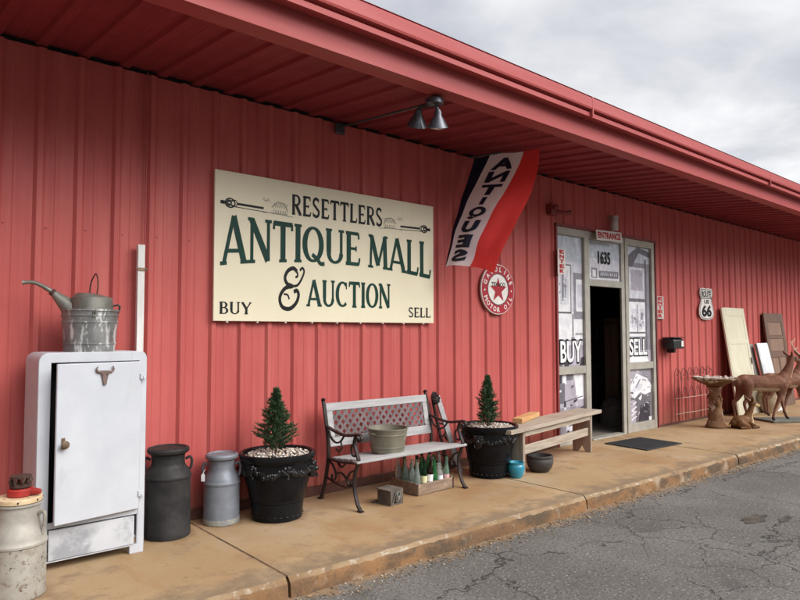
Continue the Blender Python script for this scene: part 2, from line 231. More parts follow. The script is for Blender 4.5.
def foot_darkening(m, spots):  # darker brown rings on the paving round each given spot
    t = m.node_tree; p = t.nodes['Principled BSDF']; L = t.links.new; co = N(t, 'ShaderNodeTexCoord').outputs['Object']
    nz = N(t, 'ShaderNodeTexNoise'); nz.inputs['Scale'].default_value = 9; nz.inputs['Detail'].default_value = 6; L(co, nz.inputs['Vector'])
    for x, y, r in spots:
        old = p.inputs['Base Color'].links[0].from_socket
        d = N(t, 'ShaderNodeVectorMath', operation='DISTANCE'); d.inputs[1].default_value = (x, y, 0); L(co, d.inputs[0])
        a = N(t, 'ShaderNodeMath', operation='MULTIPLY_ADD'); L(nz.outputs['Fac'], a.inputs[0]); a.inputs[1].default_value = 0.16; L(d.outputs['Value'], a.inputs[2])
        rr = N(t, 'ShaderNodeMapRange'); rr.interpolation_type = 'SMOOTHSTEP'
        for k, v in (('From Min', r + 0.05), ('From Max', r + 0.17), ('To Min', 0.6), ('To Max', 0.0)): rr.inputs[k].default_value = v
        L(a.outputs[0], rr.inputs['Value']); mm = N(t, 'ShaderNodeMix', data_type='RGBA'); mm.inputs['B'].default_value = (0.17, 0.105, 0.06, 1)
        L(old, mm.inputs['A']); L(rr.outputs[0], mm.inputs['Factor']); L(mm.outputs['Result'], p.inputs['Base Color'])
foot_darkening(M_WALK, [(2.715, 4.685, .20), (1.857, 4.80, .165), (2.306, 4.845, .14), (5.165, 4.56, .20), (10.36, 4.46, .16), (.792, 4.285, .15)])
def splash(m):
    t = m.node_tree; p = t.nodes['Principled BSDF']; L = t.links.new; old = p.inputs['Base Color'].links[0].from_socket
    co = N(t, 'ShaderNodeTexCoord').outputs['Object']; sx = N(t, 'ShaderNodeSeparateXYZ'); L(co, sx.inputs[0])
    nz = N(t, 'ShaderNodeTexNoise'); nz.inputs['Scale'].default_value = 7; nz.inputs['Detail'].default_value = 9; nz.inputs['Roughness'].default_value = 0.75; L(co, nz.inputs['Vector'])
    a = N(t, 'ShaderNodeMath', operation='MULTIPLY_ADD'); L(nz.outputs['Fac'], a.inputs[0]); a.inputs[1].default_value = -0.9; L(sx.outputs['Z'], a.inputs[2])
    r = N(t, 'ShaderNodeMapRange'); r.interpolation_type = 'SMOOTHSTEP'
    for k, v in (('From Min', -0.42), ('From Max', -0.05), ('To Min', 0.6), ('To Max', 0.0)): r.inputs[k].default_value = v
    L(a.outputs[0], r.inputs['Value']); mm = N(t, 'ShaderNodeMix', data_type='RGBA'); mm.inputs['B'].default_value = (0.30, 0.115, 0.07, 1)
    L(old, mm.inputs['A']); L(r.outputs[0], mm.inputs['Factor']); L(mm.outputs['Result'], p.inputs['Base Color'])
splash(M_WALL)

def asphalt():
    m = bpy.data.materials.new('cracked_asphalt'); m.use_nodes = True; t = m.node_tree; p = t.nodes['Principled BSDF']; L = t.links.new
    p.inputs['Roughness'].default_value = 0.9; p.inputs['Specular IOR Level'].default_value = 0.25
    co = N(t, 'ShaderNodeTexCoord').outputs['Object']
    def noise(s, d=6, r=0.6, off=0):
        mpn = N(t, 'ShaderNodeMapping'); mpn.inputs['Location'].default_value = (off, off, 0); L(co, mpn.inputs[0])
        n = N(t, 'ShaderNodeTexNoise'); n.inputs['Scale'].default_value = s; n.inputs['Detail'].default_value = d; n.inputs['Roughness'].default_value = r
        L(mpn.outputs[0], n.inputs['Vector']); return n
    def rng(f, a, b, x=0., y=1.):
        r = N(t, 'ShaderNodeMapRange'); r.interpolation_type = 'SMOOTHSTEP'
        for k, v in (('From Min', a), ('From Max', b), ('To Min', x), ('To Max', y)): r.inputs[k].default_value = v
        L(f, r.inputs['Value']); return r.outputs[0]
    def mixc(cur, fac, col):
        mm = N(t, 'ShaderNodeMix', data_type='RGBA'); L(cur, mm.inputs['A']) if not isinstance(cur, tuple) else setattr(mm.inputs['A'], 'default_value', (*cur, 1))
        mm.inputs['B'].default_value = (*col, 1); L(fac, mm.inputs['Factor']); return mm.outputs['Result']
    def math(op, a, b):
        n = N(t, 'ShaderNodeMath', operation=op)
        for i, q in enumerate((a, b)):
            if isinstance(q, (int, float)): n.inputs[i].default_value = q
            else: L(q, n.inputs[i])
        return n.outputs[0]
    cur = mixc((0.155, 0.145, 0.131), rng(noise(0.9).outputs['Fac'], 0.35, 0.65), (0.112, 0.104, 0.093))
    cur = mixc(cur, rng(noise(55, 4, 0.75).outputs['Fac'], 0.52, 0.62), (0.05, 0.046, 0.043))
    cur = mixc(cur, rng(noise(48, 4, 0.75, 5).outputs['Fac'], 0.57, 0.66), (0.36, 0.34, 0.31))
    cur = mixc(cur, rng(noise(2.2, 6, 0.6, 12).outputs['Fac'], 0.60, 0.75, 0, 0.5), (0.055, 0.05, 0.046))
    # cracks
    def cracks(scale, width, dist, off):
        dn = noise(1.6, 6, 0.65, off); sub = N(t, 'ShaderNodeVectorMath', operation='SUBTRACT'); L(dn.outputs['Color'], sub.inputs[0]); sub.inputs[1].default_value = (.5, .5, .5)
        scl = N(t, 'ShaderNodeVectorMath', operation='SCALE'); L(sub.outputs[0], scl.inputs[0]); scl.inputs['Scale'].default_value = dist
        ad = N(t, 'ShaderNodeVectorMath', operation='ADD'); L(co, ad.inputs[0]); L(scl.outputs[0], ad.inputs[1])
        v = N(t, 'ShaderNodeTexVoronoi'); v.feature = 'DISTANCE_TO_EDGE'; v.inputs['Scale'].default_value = scale; v.voronoi_dimensions = '2D'
        L(ad.outputs[0], v.inputs['Vector']); return rng(v.outputs['Distance'], width * 0.35, width, 1, 0)
    c1 = cracks(0.62, 0.009, 1.1, 3); c2 = cracks(2.2, 0.011, 0.5, 8)
    gate = rng(noise(0.55, 2, 0.5, 21).outputs['Fac'], 0.50, 0.58)
    gate1 = rng(noise(1.3, 4, 0.6, 31).outputs['Fac'], 0.36, 0.50)
    ck = math('MAXIMUM', math('MULTIPLY', c1, gate1), math('MULTIPLY', c2, gate))
    cur = mixc(cur, math('MULTIPLY', ck, 0.75), (0.022, 0.019, 0.017))
    # sandy dirt washed against the kerb
    sx = N(t, 'ShaderNodeSeparateXYZ'); L(co, sx.inputs[0])
    d = math('SUBTRACT', math('SUBTRACT', 3.54, math('MULTIPLY', sx.outputs['X'], 0.0285)), sx.outputs['Y'])
    dd = math('ADD', d, math('MULTIPLY', math('SUBTRACT', noise(6, 6, 0.7, 2).outputs['Fac'], 0.5), 0.42))
    cur = mixc(cur, rng(dd, 0.0, 0.14, 0.9, 0), (0.26, 0.165, 0.09))
    L(cur, p.inputs['Base Color'])
    h = math('SUBTRACT', math('MULTIPLY', noise(95, 4, 0.7).outputs['Fac'], 0.6), ck)
    b = N(t, 'ShaderNodeBump'); b.inputs['Strength'].default_value = 0.7; b.inputs['Distance'].default_value = 0.012; L(h, b.inputs['Height']); L(b.outputs[0], p.inputs['Normal'])
    return m
M_ASPH = asphalt()
M_PATCH = pbr('dark_asphalt_patch', (0.055, 0.046, 0.038), (0.10, 0.085, 0.07), 9, spec=0.2, rough=0.9, bump=0.8, bscale=50)

# ------------------------------------------------------------------ mesh helpers
class G:
    def __init__(s): s.v = []; s.f = []; s.m = []; s.mi = 0
    def add(s, vs, fs, mi=None, mat=None):
        o = len(s.v)
        s.v += [tuple(mat @ Vector(p)) if mat else tuple(p) for p in vs]
        for f in fs: s.f.append(tuple(o + i for i in f)); s.m.append(s.mi if mi is None else mi)
        return s
    def box(s, x0, x1, y0, y1, z0, z1, mi=None, mat=None):
        v = [(x, y, z) for x in (x0, x1) for y in (y0, y1) for z in (z0, z1)]
        return s.add(v, [(0, 1, 3, 2), (4, 6, 7, 5), (0, 4, 5, 1), (2, 3, 7, 6), (0, 2, 6, 4), (1, 5, 7, 3)], mi, mat)
    def tube(s, pts, r, n=8, mi=None, closed=False, flat=None):
        pts = [Vector(p) for p in pts]; k = len(pts); rs = r if isinstance(r, (list, tuple)) else [r] * k
        vs = []; ref = None
        for i, p in enumerate(pts):
            a = pts[(i - 1) % k] if (i or closed) else p; b = pts[(i + 1) % k] if (i < k - 1 or closed) else p
            d = (b - a).normalized()
            if ref is None:
                ref = Vector((0, 0, 1)) if abs(d.z) < 0.9 else Vector((1, 0, 0))
            u = (ref - d * ref.dot(d)); u = u.normalized() if u.length > 1e-6 else d.orthogonal().normalized()
            w = d.cross(u); ref = u
            for j in range(n):
                t = 2 * pi * j / n
                q = u * cos(t) + w * sin(t)
                if flat: q = Vector((q.x * flat[0], q.y * flat[1], q.z * flat[2]))
                vs.append(p + q * rs[i])
        fs = []
        for i in range(k if closed else k - 1):
            for j in range(n):
                a = i * n + j; b = i * n + (j + 1) % n; c = ((i + 1) % k) * n + (j + 1) % n; d = ((i + 1) % k) * n + j
                fs.append((a, b, c, d))
        if not closed: fs.append(tuple(reversed(range(n)))); fs.append(tuple((k - 1) * n + j for j in range(n)))
        return s.add(vs, fs, mi)
    def lathe(s, prof, c=(0, 0, 0), n=32, mi=None, sx=1, sy=1, capb=True, capt=True, mat=None, mis=None):
        vs = []
        for r, z in prof:
            for j in range(n):
                t = 2 * pi * j / n; vs.append((c[0] + r * cos(t) * sx, c[1] + r * sin(t) * sy, c[2] + z))
        k = len(prof)
        for i in range(k - 1):
            fs = [(i * n + j, i * n + (j + 1) % n, (i + 1) * n + (j + 1) % n, (i + 1) * n + j) for j in range(n)]
            if i == 0: o = len(s.v); s.add(vs, [], None, mat)
            for f in fs: s.f.append(tuple(o + q for q in f)); s.m.append(mis[i] if mis else (s.mi if mi is None else mi))
        if capb: s.f.append(tuple(o + j for j in reversed(range(n)))); s.m.append(mis[0] if mis else (s.mi if mi is None else mi))
        if capt: s.f.append(tuple(o + (k - 1) * n + j for j in range(n))); s.m.append(mis[-1] if mis else (s.mi if mi is None else mi))
        return s
    def prism(s, poly, f3, d, mi=None):
        # poly in 2D, f3 maps (a,b)->3D point, d = extrude vector
        d = Vector(d); A = [Vector(f3(*p)) for p in poly]; n = len(A)
        vs = A + [a + d for a in A]
        fs = [tuple(range(n)), tuple(reversed(range(n, 2 * n)))] + [(i, i + n, (i + 1) % n + n, (i + 1) % n) for i in range(n)]
        return s.add(vs, fs, mi)
    def ball(s, c, r, n=10, mi=None, sc=(1, 1, 1), mat=None):
        m = n // 2 + 1; vs = []; fs = []
        for i in range(1, m):
            ph = pi * i / m
            for j in range(n):
                t = 2 * pi * j / n; vs.append((c[0] + r * sc[0] * sin(ph) * cos(t), c[1] + r * sc[1] * sin(ph) * sin(t), c[2] + r * sc[2] * cos(ph)))
        for i in range(m - 2):
            for j in range(n): fs.append((i * n + j, (i + 1) * n + j, (i + 1) * n + (j + 1) % n, i * n + (j + 1) % n))
        a = len(vs); vs += [(c[0], c[1], c[2] + r * sc[2]), (c[0], c[1], c[2] - r * sc[2])]
        for j in range(n): fs.append((a, j, (j + 1) % n)); fs.append((a + 1, (m - 2) * n + (j + 1) % n, (m - 2) * n + j))
        return s.add(vs, fs, mi, mat)

def build(name, g, mats, parent=None, loc=(0, 0, 0), rotz=0, smooth=True, bevel=0, angle=35, fix=True):
    me = bpy.data.meshes.new(name); me.from_pydata(g.v, [], g.f)
    mats = mats if isinstance(mats, (list, tuple)) else [mats]
    for m in mats: me.materials.append(m)
    me.polygons.foreach_set('material_index', g.m)
    if fix:
        bm = bmesh.new(); bm.from_mesh(me); bmesh.ops.recalc_face_normals(bm, faces=bm.faces); bm.to_mesh(me); bm.free()
    if smooth:
        me.polygons.foreach_set('use_smooth', [True] * len(me.polygons)); me.set_sharp_from_angle(angle=radians(angle))
    me.update()
    o = bpy.data.objects.new(name, me); COL.objects.link(o); o.location = loc; o.rotation_euler = (0, 0, rotz)
    if parent: o.parent = parent
    if bevel:
        b = o.modifiers.new('bevel', 'BEVEL'); b.width = bevel; b.segments = 2; b.limit_method = 'ANGLE'; b.angle_limit = radians(40); b.harden_normals = False
    return o
def tag(o, label, cat, group=None):
    o['label'] = label; o['category'] = cat
    if group: o['group'] = group
    return o
def thing(name, label, cat, loc=(0, 0, 0), rotz=0, group=None):
    o = bpy.data.objects.new(name, None); COL.objects.link(o); o.location = loc; o.rotation_euler = (0, 0, rotz); o.empty_display_size = 0.1
    return tag(o, label, cat, group)
def struct(o): o['kind'] = 'structure'; return o
def stuff(o): o['kind'] = 'stuff'; return o
def atw(x, z, y):          # a point measured on the wall plane, brought to depth y along its own sight line at survey time
    return (x * y / 5.08, y, 1.5 + (z - 1.5) * y / 5.08)
def spline(pts, n=6):
    P = [Vector(p) for p in pts]; P = [P[0] * 2 - P[1]] + P + [P[-1] * 2 - P[-2]]; o = []
    for i in range(1, len(P) - 2):
        for k in range(n):
            t = k / n; a, b, c, d = P[i - 1:i + 3]
            o.append(0.5 * ((2 * b) + (c - a) * t + (2 * a - 5 * b + 4 * c - d) * t * t + (3 * b - a - 3 * c + d) * t ** 3))
    o.append(P[-2]); return o

# lettering from the built-in font, normalised to the unit box
_tc = {}
def text2d(s, bold=0.0):
    if (s, bold) in _tc: return _tc[(s, bold)]
    cu = bpy.data.curves.new('t', 'FONT'); cu.body = s; cu.offset = bold; cu.resolution_u = 4
    ob = bpy.data.objects.new('t', cu); COL.objects.link(ob)
    dg = bpy.context.evaluated_depsgraph_get()
    me = bpy.data.meshes.new_from_object(ob.evaluated_get(dg))
    V = [(v.co.x, v.co.y) for v in me.vertices]; F = [tuple(p.vertices) for p in me.polygons]
    bpy.data.objects.remove(ob); bpy.data.meshes.remove(me); bpy.data.curves.remove(cu)
    x0 = min(v[0] for v in V); x1 = max(v[0] for v in V); y0 = min(v[1] for v in V); y1 = max(v[1] for v in V)
    V = [((a - x0) / (x1 - x0), (b - y0) / (y1 - y0)) for a, b in V]
    _tc[(s, bold)] = (V, F, (x1 - x0) / (y1 - y0)); return _tc[(s, bold)]
def put_text(g, s, f3, mi=0, bold=0.0, sub=0):
    V, F, a = text2d(s, bold)
    if sub:
        bm = bmesh.new(); vv = [bm.verts.new((x, y, 0)) for x, y in V]
        for f in F:
            try: bm.faces.new([vv[i] for i in f])
            except ValueError: pass
        bmesh.ops.triangulate(bm, faces=bm.faces)
        bmesh.ops.subdivide_edges(bm, edges=bm.edges, cuts=sub, use_grid_fill=True)
        bm.verts.index_update(); V = [(v.co.x, v.co.y) for v in bm.verts]; F = [tuple(v.index for v in f.verts) for f in bm.faces]; bm.free()
    g.add([f3(x, y) for x, y in V], F, mi)

# stroke lettering with thick and thin strokes and serifs (sign writer's roman)
def arc(cx, cy, rx, ry, a0, a1, n=14): return [(cx + rx * cos(radians(a0 + (a1 - a0) * i / n)), cy + ry * sin(radians(a0 + (a1 - a0) * i / n))) for i in range(n + 1)]
K, H = 0.135, 0.06     # thick, thin
def ser(x, y, w=0.13): return ([(x - w, y), (x + w, y)], 0.055)
LET = {
 'A': (0.86, [([(0.09, 0.02), (0.40, 0.99)], 0.085), ([(0.40, 0.99), (0.76, 0.02)], K), ([(0.18, 0.27), (0.66, 0.27)], H), ser(0.08, 0.027, 0.11), ser(0.77, 0.027, 0.13)]),
 'N': (0.84, [([(0.13, 0.02), (0.13, 0.98)], 0.08), ([(0.12, 0.97), (0.70, 0.03)], K), ([(0.71, 0.02), (0.71, 0.98)], 0.08), ser(0.13, 0.027, 0.12), ser(0.08, 0.973, 0.09), ser(0.71, 0.973, 0.12)]),
 'T': (0.74, [([(0.37, 0.02), (0.37, 0.98)], K), ([(0.02, 0.955), (0.72, 0.955)], 0.09), ([(0.045, 0.97), (0.03, 0.80)], 0.06), ([(0.695, 0.97), (0.71, 0.80)], 0.06), ser(0.37, 0.027, 0.14)]),
 'I': (0.32, [([(0.16, 0.02), (0.16, 0.98)], K), ser(0.16, 0.027, 0.14), ser(0.16, 0.973, 0.14)]),
 'O': (0.80, [(arc(0.40, 0.5, 0.33, 0.46, 0, 360, 28), 'o')]),
 'Q': (0.86, [(arc(0.40, 0.5, 0.33, 0.46, 0, 360, 28), 'o'), ([(0.36, 0.22), (0.55, 0.10), (0.70, -0.03), (0.86, -0.03)], 0.085)]),
 'U': (0.80, [([(0.14, 0.98), (0.14, 0.30)], K), (arc(0.40, 0.30, 0.26, 0.27, 180, 360, 14), 'u'), ([(0.66, 0.30), (0.66, 0.98)], 0.08), ser(0.14, 0.973, 0.13), ser(0.66, 0.973, 0.12)]),
 'E': (0.66, [([(0.15, 0.02), (0.15, 0.98)], K), ([(0.02, 0.96), (0.58, 0.96)], 0.075), ([(0.15, 0.50), (0.48, 0.50)], H), ([(0.02, 0.04), (0.60, 0.04)], 0.08), ([(0.57, 0.97), (0.59, 0.80)], 0.055), ([(0.59, 0.03), (0.63, 0.23)], 0.055), ([(0.47, 0.42), (0.47, 0.58)], 0.045)]),
 'M': (0.98, [([(0.13, 0.02), (0.17, 0.98)], 0.075), ([(0.17, 0.97), (0.49, 0.08)], K), ([(0.49, 0.08), (0.80, 0.97)], 0.075), ([(0.80, 0.98), (0.85, 0.02)], K), ser(0.13, 0.027, 0.12), ser(0.85, 0.027, 0.13), ser(0.12, 0.973, 0.09), ser(0.86, 0.973, 0.09)]),
 'L': (0.64, [([(0.15, 0.02), (0.15, 0.98)], K), ([(0.02, 0.04), (0.58, 0.04)], 0.08), ([(0.57, 0.03), (0.62, 0.24)], 0.055), ser(0.15, 0.973, 0.13)]),
 'C': (0.76, [(arc(0.42, 0.5, 0.34, 0.46, 48, 312, 22), 'c'), ([(0.66, 0.97), (0.67, 0.70)], 0.05)]),
 'R': (0.76, [([(0.15, 0.02), (0.15, 0.98)], K), ([(0.03, 0.965), (0.36, 0.965)], 0.06), (arc(0.36, 0.73, 0.24, 0.235, 90, -90, 12), 'u'), ([(0.15, 0.50), (0.36, 0.50)], H), ([(0.34, 0.50), (0.68, 0.02)], K), ser(0.15, 0.027, 0.13), ser(0.70, 0.027, 0.07)]),
 'S': (0.62, [(arc(0.30, 0.74, 0.20, 0.22, 35, 200, 12) + [(0.18, 0.60), (0.43, 0.40)] + arc(0.31, 0.26, 0.22, 0.22, 20, -145, 12), 0.10), ([(0.49, 0.97), (0.50, 0.78)], 0.05), ([(0.09, 0.03), (0.08, 0.23)], 0.05)]),
 'B': (0.70, [([(0.15, 0.02), (0.15, 0.98)], K), ([(0.03, 0.965), (0.34, 0.965)], 0.06), (arc(0.33, 0.745, 0.21, 0.22, 90, -90, 12), 'u'), (arc(0.35, 0.275, 0.25, 0.24, 90, -90, 12), 'u'), ([(0.15, 0.52), (0.35, 0.52)], H), ([(0.03, 0.035), (0.36, 0.035)], 0.06)]),
 'Y': (0.78, [([(0.10, 0.97), (0.40, 0.45)], K), ([(0.72, 0.97), (0.40, 0.45)], 0.075), ([(0.40, 0.48), (0.40, 0.02)], K), ser(0.40, 0.027, 0.14), ser(0.11, 0.973, 0.11), ser(0.71, 0.973, 0.10)]),
 ' ': (0.42, []),
 '&': (0.95, [([(0.68, 0.90), (0.54, 0.97), (0.34, 0.90), (0.24, 0.74), (0.32, 0.60), (0.52, 0.55)], 0.085),
              ([(0.52, 0.55), (0.24, 0.49), (0.06, 0.28), (0.14, 0.07), (0.40, 0.02), (0.64, 0.15), (0.74, 0.34), (0.68, 0.45), (0.56, 0.42)], 0.085),
              ([(0.52, 0.55), (0.70, 0.58), (0.84, 0.72), (0.94, 0.90), (0.88, 0.99), (0.78, 0.93)], 0.055), ([(0.68, 0.90), (0.70, 0.80), (0.62, 0.76)], 0.05), ([(0.20, 0.36), (0.34, 0.34), (0.40, 0.24)], 0.04)]),
}
def stroke_word(g, word, x0, x1, bot, top, f3, mi=0, gap=0.04, wt=1.0):
    tot = sum(LET[c][0] + gap for c in word) - gap; sc_ = (x1 - x0) / tot; x = x0; k = 0
    for c in word:
        w, strokes = LET[c]
        for pts, th in strokes:
            k += 1; n = len(pts); P = pts
            if n <= 10 and n > 2: P = [(q.x, q.y) for q in spline([(a, b, 0) for a, b in pts], 5)]; n = len(P)
            vs = []
            for i in range(n):
                a = P[max(i - 1, 0)]; b = P[min(i + 1, n - 1)]
                if th == 'o' and i in (0, n - 1): a, b = P[-2], P[1]
                dx_, dy_ = b[0] - a[0], b[1] - a[1]; l = hypot(dx_, dy_) or 1; nx, ny = -dy_ / l, dx_ / l
                if th in ('o', 'c'): t = 0.055 + 0.085 * nx * nx
                elif th == 'u': t = 0.06 + 0.06 * nx * nx
                else: t = th
                t *= wt / 2
                for sg in (1, -1):
                    qx, qy = P[i][0] + nx * t * sg, P[i][1] + ny * t * sg
                    X = x + qx * sc_; vs.append(f3(X, bot(X) + (top(X) - bot(X)) * qy, 0.0001 * (k % 6)))
            g.add(vs, [(2 * i, 2 * i + 1, 2 * i + 3, 2 * i + 2) for i in range(n - 1)], mi)
        x += (w + gap) * sc_

def fuse(chains, voxel, iters=4):
    """one continuous surface from overlapping tapered limbs; chains = list of [(x,y,z,r),...]"""
    g = G()
    for ch in chains:
        pts = spline([c[:3] for c in ch], 5); rr = [c[3] for c in ch]; rs = []
        for i in range(len(pts)):
            q = i / 5; k = min(int(q), len(rr) - 2); rs.append(rr[k] + (rr[k + 1] - rr[k]) * (q - k))
        g.tube(pts, rs, 12); g.ball(pts[0], rs[0], 12); g.ball(pts[-1], rs[-1], 12)
    me = bpy.data.meshes.new('f'); me.from_pydata(g.v, [], g.f)
    bm = bmesh.new(); bm.from_mesh(me); bmesh.ops.recalc_face_normals(bm, faces=bm.faces); bm.to_mesh(me); bm.free()
    ob = bpy.data.objects.new('f', me); COL.objects.link(ob)
    r = ob.modifiers.new('r', 'REMESH'); r.mode = 'VOXEL'; r.voxel_size = voxel
    sm = ob.modifiers.new('s', 'SMOOTH'); sm.factor = 0.5; sm.iterations = iters
    dg = bpy.context.evaluated_depsgraph_get(); res = bpy.data.meshes.new_from_object(ob.evaluated_get(dg))
    bpy.data.objects.remove(ob); return res
def meshobj(name, me, mats, parent, matf=None, loc=(0, 0, 0), rotz=0):
    me.materials.clear()
    for m in mats: me.materials.append(m)
    if matf:
        for p in me.polygons: p.material_index = matf(p.center, p.normal)
    me.polygons.foreach_set('use_smooth', [True] * len(me.polygons)); me.name = name
    o = bpy.data.objects.new(name, me); COL.objects.link(o); o.parent = parent; o.location = loc; o.rotation_euler = (0, 0, rotz); return o

# ------------------------------------------------------------------ ground
def ky(x): return 3.54 - 0.0285 * x
ROAD = -0.125
g = G(); xs = [-400, -60, -20] + [i * 1.0 for i in range(-10, 40)] + [60, 120, 400]
for a, b in zip(xs[:-1], xs[1:]):
    ya, yb = (ky(a) + 0.05, ky(b) + 0.05) if -20 <= a and b <= 60 else (4.2 if a < 0 else 1.9, 4.2 if a < 0 else 1.9)
    g.add([(a, -300, ROAD), (b, -300, ROAD), (b, yb, ROAD), (a, ya, ROAD)], [(0, 1, 2, 3)])
struct(build('asphalt', g, M_ASPH, smooth=False))
g = G(); g.box(-400, 400, -400, 400, -1.2, -0.25)
struct(build('ground', g, M_PATCH, smooth=False))
# two dark worn hollows in the asphalt
for (cx_, cy_, rx, ry) in ((6.05, 2.28, 0.20, 0.08), (6.22, 2.10, 0.12, 0.04)):
    g = G(); pts = []
    for i in range(44):
        t = 2 * pi * i / 44; k = 0.8 + 0.3 * sin(3 * t + cx_ * 9) * sin(t * 2 + 1) + 0.28 * random.random(); pts.append((cx_ + rx * k * cos(t), cy_ + ry * k * sin(t), ROAD + 0.004))
    g.add(pts, [tuple(range(44))]); struct(build('asphalt_patch', g, M_PATCH, smooth=False))
# pavement: cast slabs with open joints, rounded and chipped at the kerb
g = G()
J = [-16.0, -12.9, -9.85, -6.8, -4.0, -1.0, 2.11, 5.19, 8.3, 11.4, 14.5, 17.6, 20.7, 24, 27.2, 30.4, 33.6, 36.8, 40]
for a, b in zip(J[:-1], J[1:]):
    a += 0.009; b -= 0.009; n = 60; rows = []
    for i in range(n + 1):
        x = a + (b - a) * i / n; e = 0.012 * (random.random() - 0.5); chip = 0.012 * random.random() ** 3
        k = ky(x) + e; dz = -chip
        if i in (0, n): dz -= 0.012; k += 0.015
        sk = 0.05 * (5.12 - k) * (1 if abs(a - 2.11) < .1 or abs(b - 2.11) < .1 else 0)
        pr_ = [(5.12, 0), (4.6, 0), (k + 0.35, 0), (k + 0.030, -0.002), (k + 0.014, -0.008 + dz), (k, -0.024 + dz), (k - 0.006, -0.06), (k - 0.012, -0.16)]
        rows.append([(x, y, z) for y, z in pr_])
    vs = [p for r in rows for p in r]; m = 8
    for i in range(n):
        for j in range(m - 1):
            pass
    o = len(g.v); g.v += vs
    mm = [0, 0, 0, 2, 2, 1, 1]
    for i in range(n):
        for j in range(m - 1):
            g.f.append((o + i * m + j, o + i * m + j + 1, o + (i + 1) * m + j + 1, o + (i + 1) * m + j)); g.m.append(mm[j])
    for i in (0, n):
        g.f.append(tuple(o + i * m + j for j in range(m)) + ()); g.m.append(1)
struct(build('pavement', g, [M_WALK, M_KERB, M_LIP], angle=50))
g = G()
for a in J[1:-1]: g.add([(a - .009, 5.1, -0.0025), (a + .009, 5.1, -0.0025), (a + .009, ky(a) + .04, -0.0045), (a - .009, ky(a) + .04, -0.0045)], [(0, 1, 2, 3)])
struct(build('pavement_joint', g, M_LIP2, smooth=False))
# crumbs and dry leaves along the kerb
g = G()
for i in range(2600):
    x = random.uniform(1.5, 16); d = abs(random.gauss(0, 0.10)); y = ky(x) - 0.02 - d; s = random.uniform(0.003, 0.011) * (1 if d < .2 else .7)
    R = Matrix.Rotation(random.uniform(0, 6.3), 4, 'Z') @ Matrix.Rotation(random.uniform(-.5, .5), 4, 'X'); Tm = Matrix.Translation((x, y, ROAD + s * 0.4))
    if random.random() < 0.5: g.ball((0, 0, 0), s, 5, random.choice((0, 1, 2, 2)), (1, 0.8, 0.6), Tm @ R)
    else: g.add([(-s * 1.6, 0, 0), (0, -s * .7, s * .3), (s * 1.6, 0, 0), (0, s * .7, s * .2)], [(0, 1, 2, 3)], random.choice((0, 1)), Tm @ R)
stuff(tag(build('leaf_litter', g, M_LITTER, smooth=False), 'dry leaf crumbs and grit gathered along the foot of the kerb', 'litter'))

# ------------------------------------------------------------------ building
BLD = thing('store_building', 'long red ribbed metal shop building with deep overhanging eave', 'building', (0, 5.08, 0))
def L2(v): return v        # children keep world coordinates minus the building base
BO = Vector((0, 5.08, 0))
def bpart(name, g, mats, parent=BLD, **k):
    if parent is BLD: g.v = [(x, y - 5.08, z) for x, y, z in g.v]
    return build(name, g, mats, parent, **k)
WY = 5.08; XL, XR = -8.0, 46.0
def rib_profile(x0, x1):
    P = [(x0, WY)]; k0 = int((x0 - 4.415) / 0.262) - 1; k1 = int((x1 - 4.415) / 0.262) + 1
    for k in range(k0, k1 + 1):
        c = 4.415 + 0.262 * k
        for dx_, dy_ in ((-.038, 0), (-.017, -.024), (.017, -.024), (.038, 0), (.096, 0), (.104, -.0035), (.120, -.0035), (.128, 0)):
            x = c + dx_
            if x0 + 0.002 < x < x1 - 0.002: P.append((x, WY + dy_))
    P.append((x1, WY)); return P
g = G()
for x0, x1, z0, z1 in ((XL, 7.07, 0.02, 3.53), (7.07, 9.69, 2.915, 3.53), (9.69, XR, 0.02, 3.53)):
    P = rib_profile(x0, x1); n = len(P)
    zs = [z0, z1]
    g.add([(x, y, z) for z in zs for x, y in P], [(i, i + 1, n + i + 1, n + i) for i in range(n - 1)])
bpart('wall_panel', g, M_WALL, angle=20)
# screws
g = G()
for k in range(-20, 60):
    c = 4.415 + 0.262 * k + 0.05
    for z in (0.35, 2.25):
        if 7.0 < c < 9.75 and z < 2.9: continue
        zz_ = z + random.uniform(-.01, .01)
        g.lathe([(0.0055, 0), (0.0055, 0.003), (0.003, 0.005)], n=6, mat=Matrix.Translation((c, WY, zz_)) @ Matrix.Rotation(pi / 2, 4, 'X'))
stuff(bpart('panel_screw', g, M_TRIM, smooth=False))
g = G(); g.box(XL, 7.05, 5.05 - .012, 5.075, 0.0, 0.085); g.box(9.72, XR, 5.05 - .005, 5.075, 0.0, 0.03)
bpart('base_strip', g, M_BASE, bevel=0.004)
g = G(); g.box(XL, XR, 5.11, 5.16, 3.4, 3.62); bpart('eave_gap_shade', g, M_SHADE)  # black box behind the wall top, painted shade of the gap
# lapped panel seam and corner closure strips
g = G()
for x in (1.742,):
    g.box(x - .004, x + .004, 5.040, 5.052, 0.02, 3.53); g.box(x + .03, x + .034, 5.072, 5.082, 0.02, 3.53)
bpart('panel_seam', g, M_FASC)
# soffit
SL = 0.09
def sz(y): return 3.572 - SL * (5.08 - y)
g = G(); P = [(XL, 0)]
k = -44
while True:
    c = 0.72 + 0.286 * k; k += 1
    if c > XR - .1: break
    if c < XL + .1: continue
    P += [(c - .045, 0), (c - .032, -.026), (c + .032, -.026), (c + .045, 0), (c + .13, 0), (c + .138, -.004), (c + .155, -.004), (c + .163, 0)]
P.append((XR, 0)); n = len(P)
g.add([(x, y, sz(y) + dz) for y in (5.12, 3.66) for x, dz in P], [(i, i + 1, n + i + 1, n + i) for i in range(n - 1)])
bpart('soffit', g, M_SOFF, angle=20)
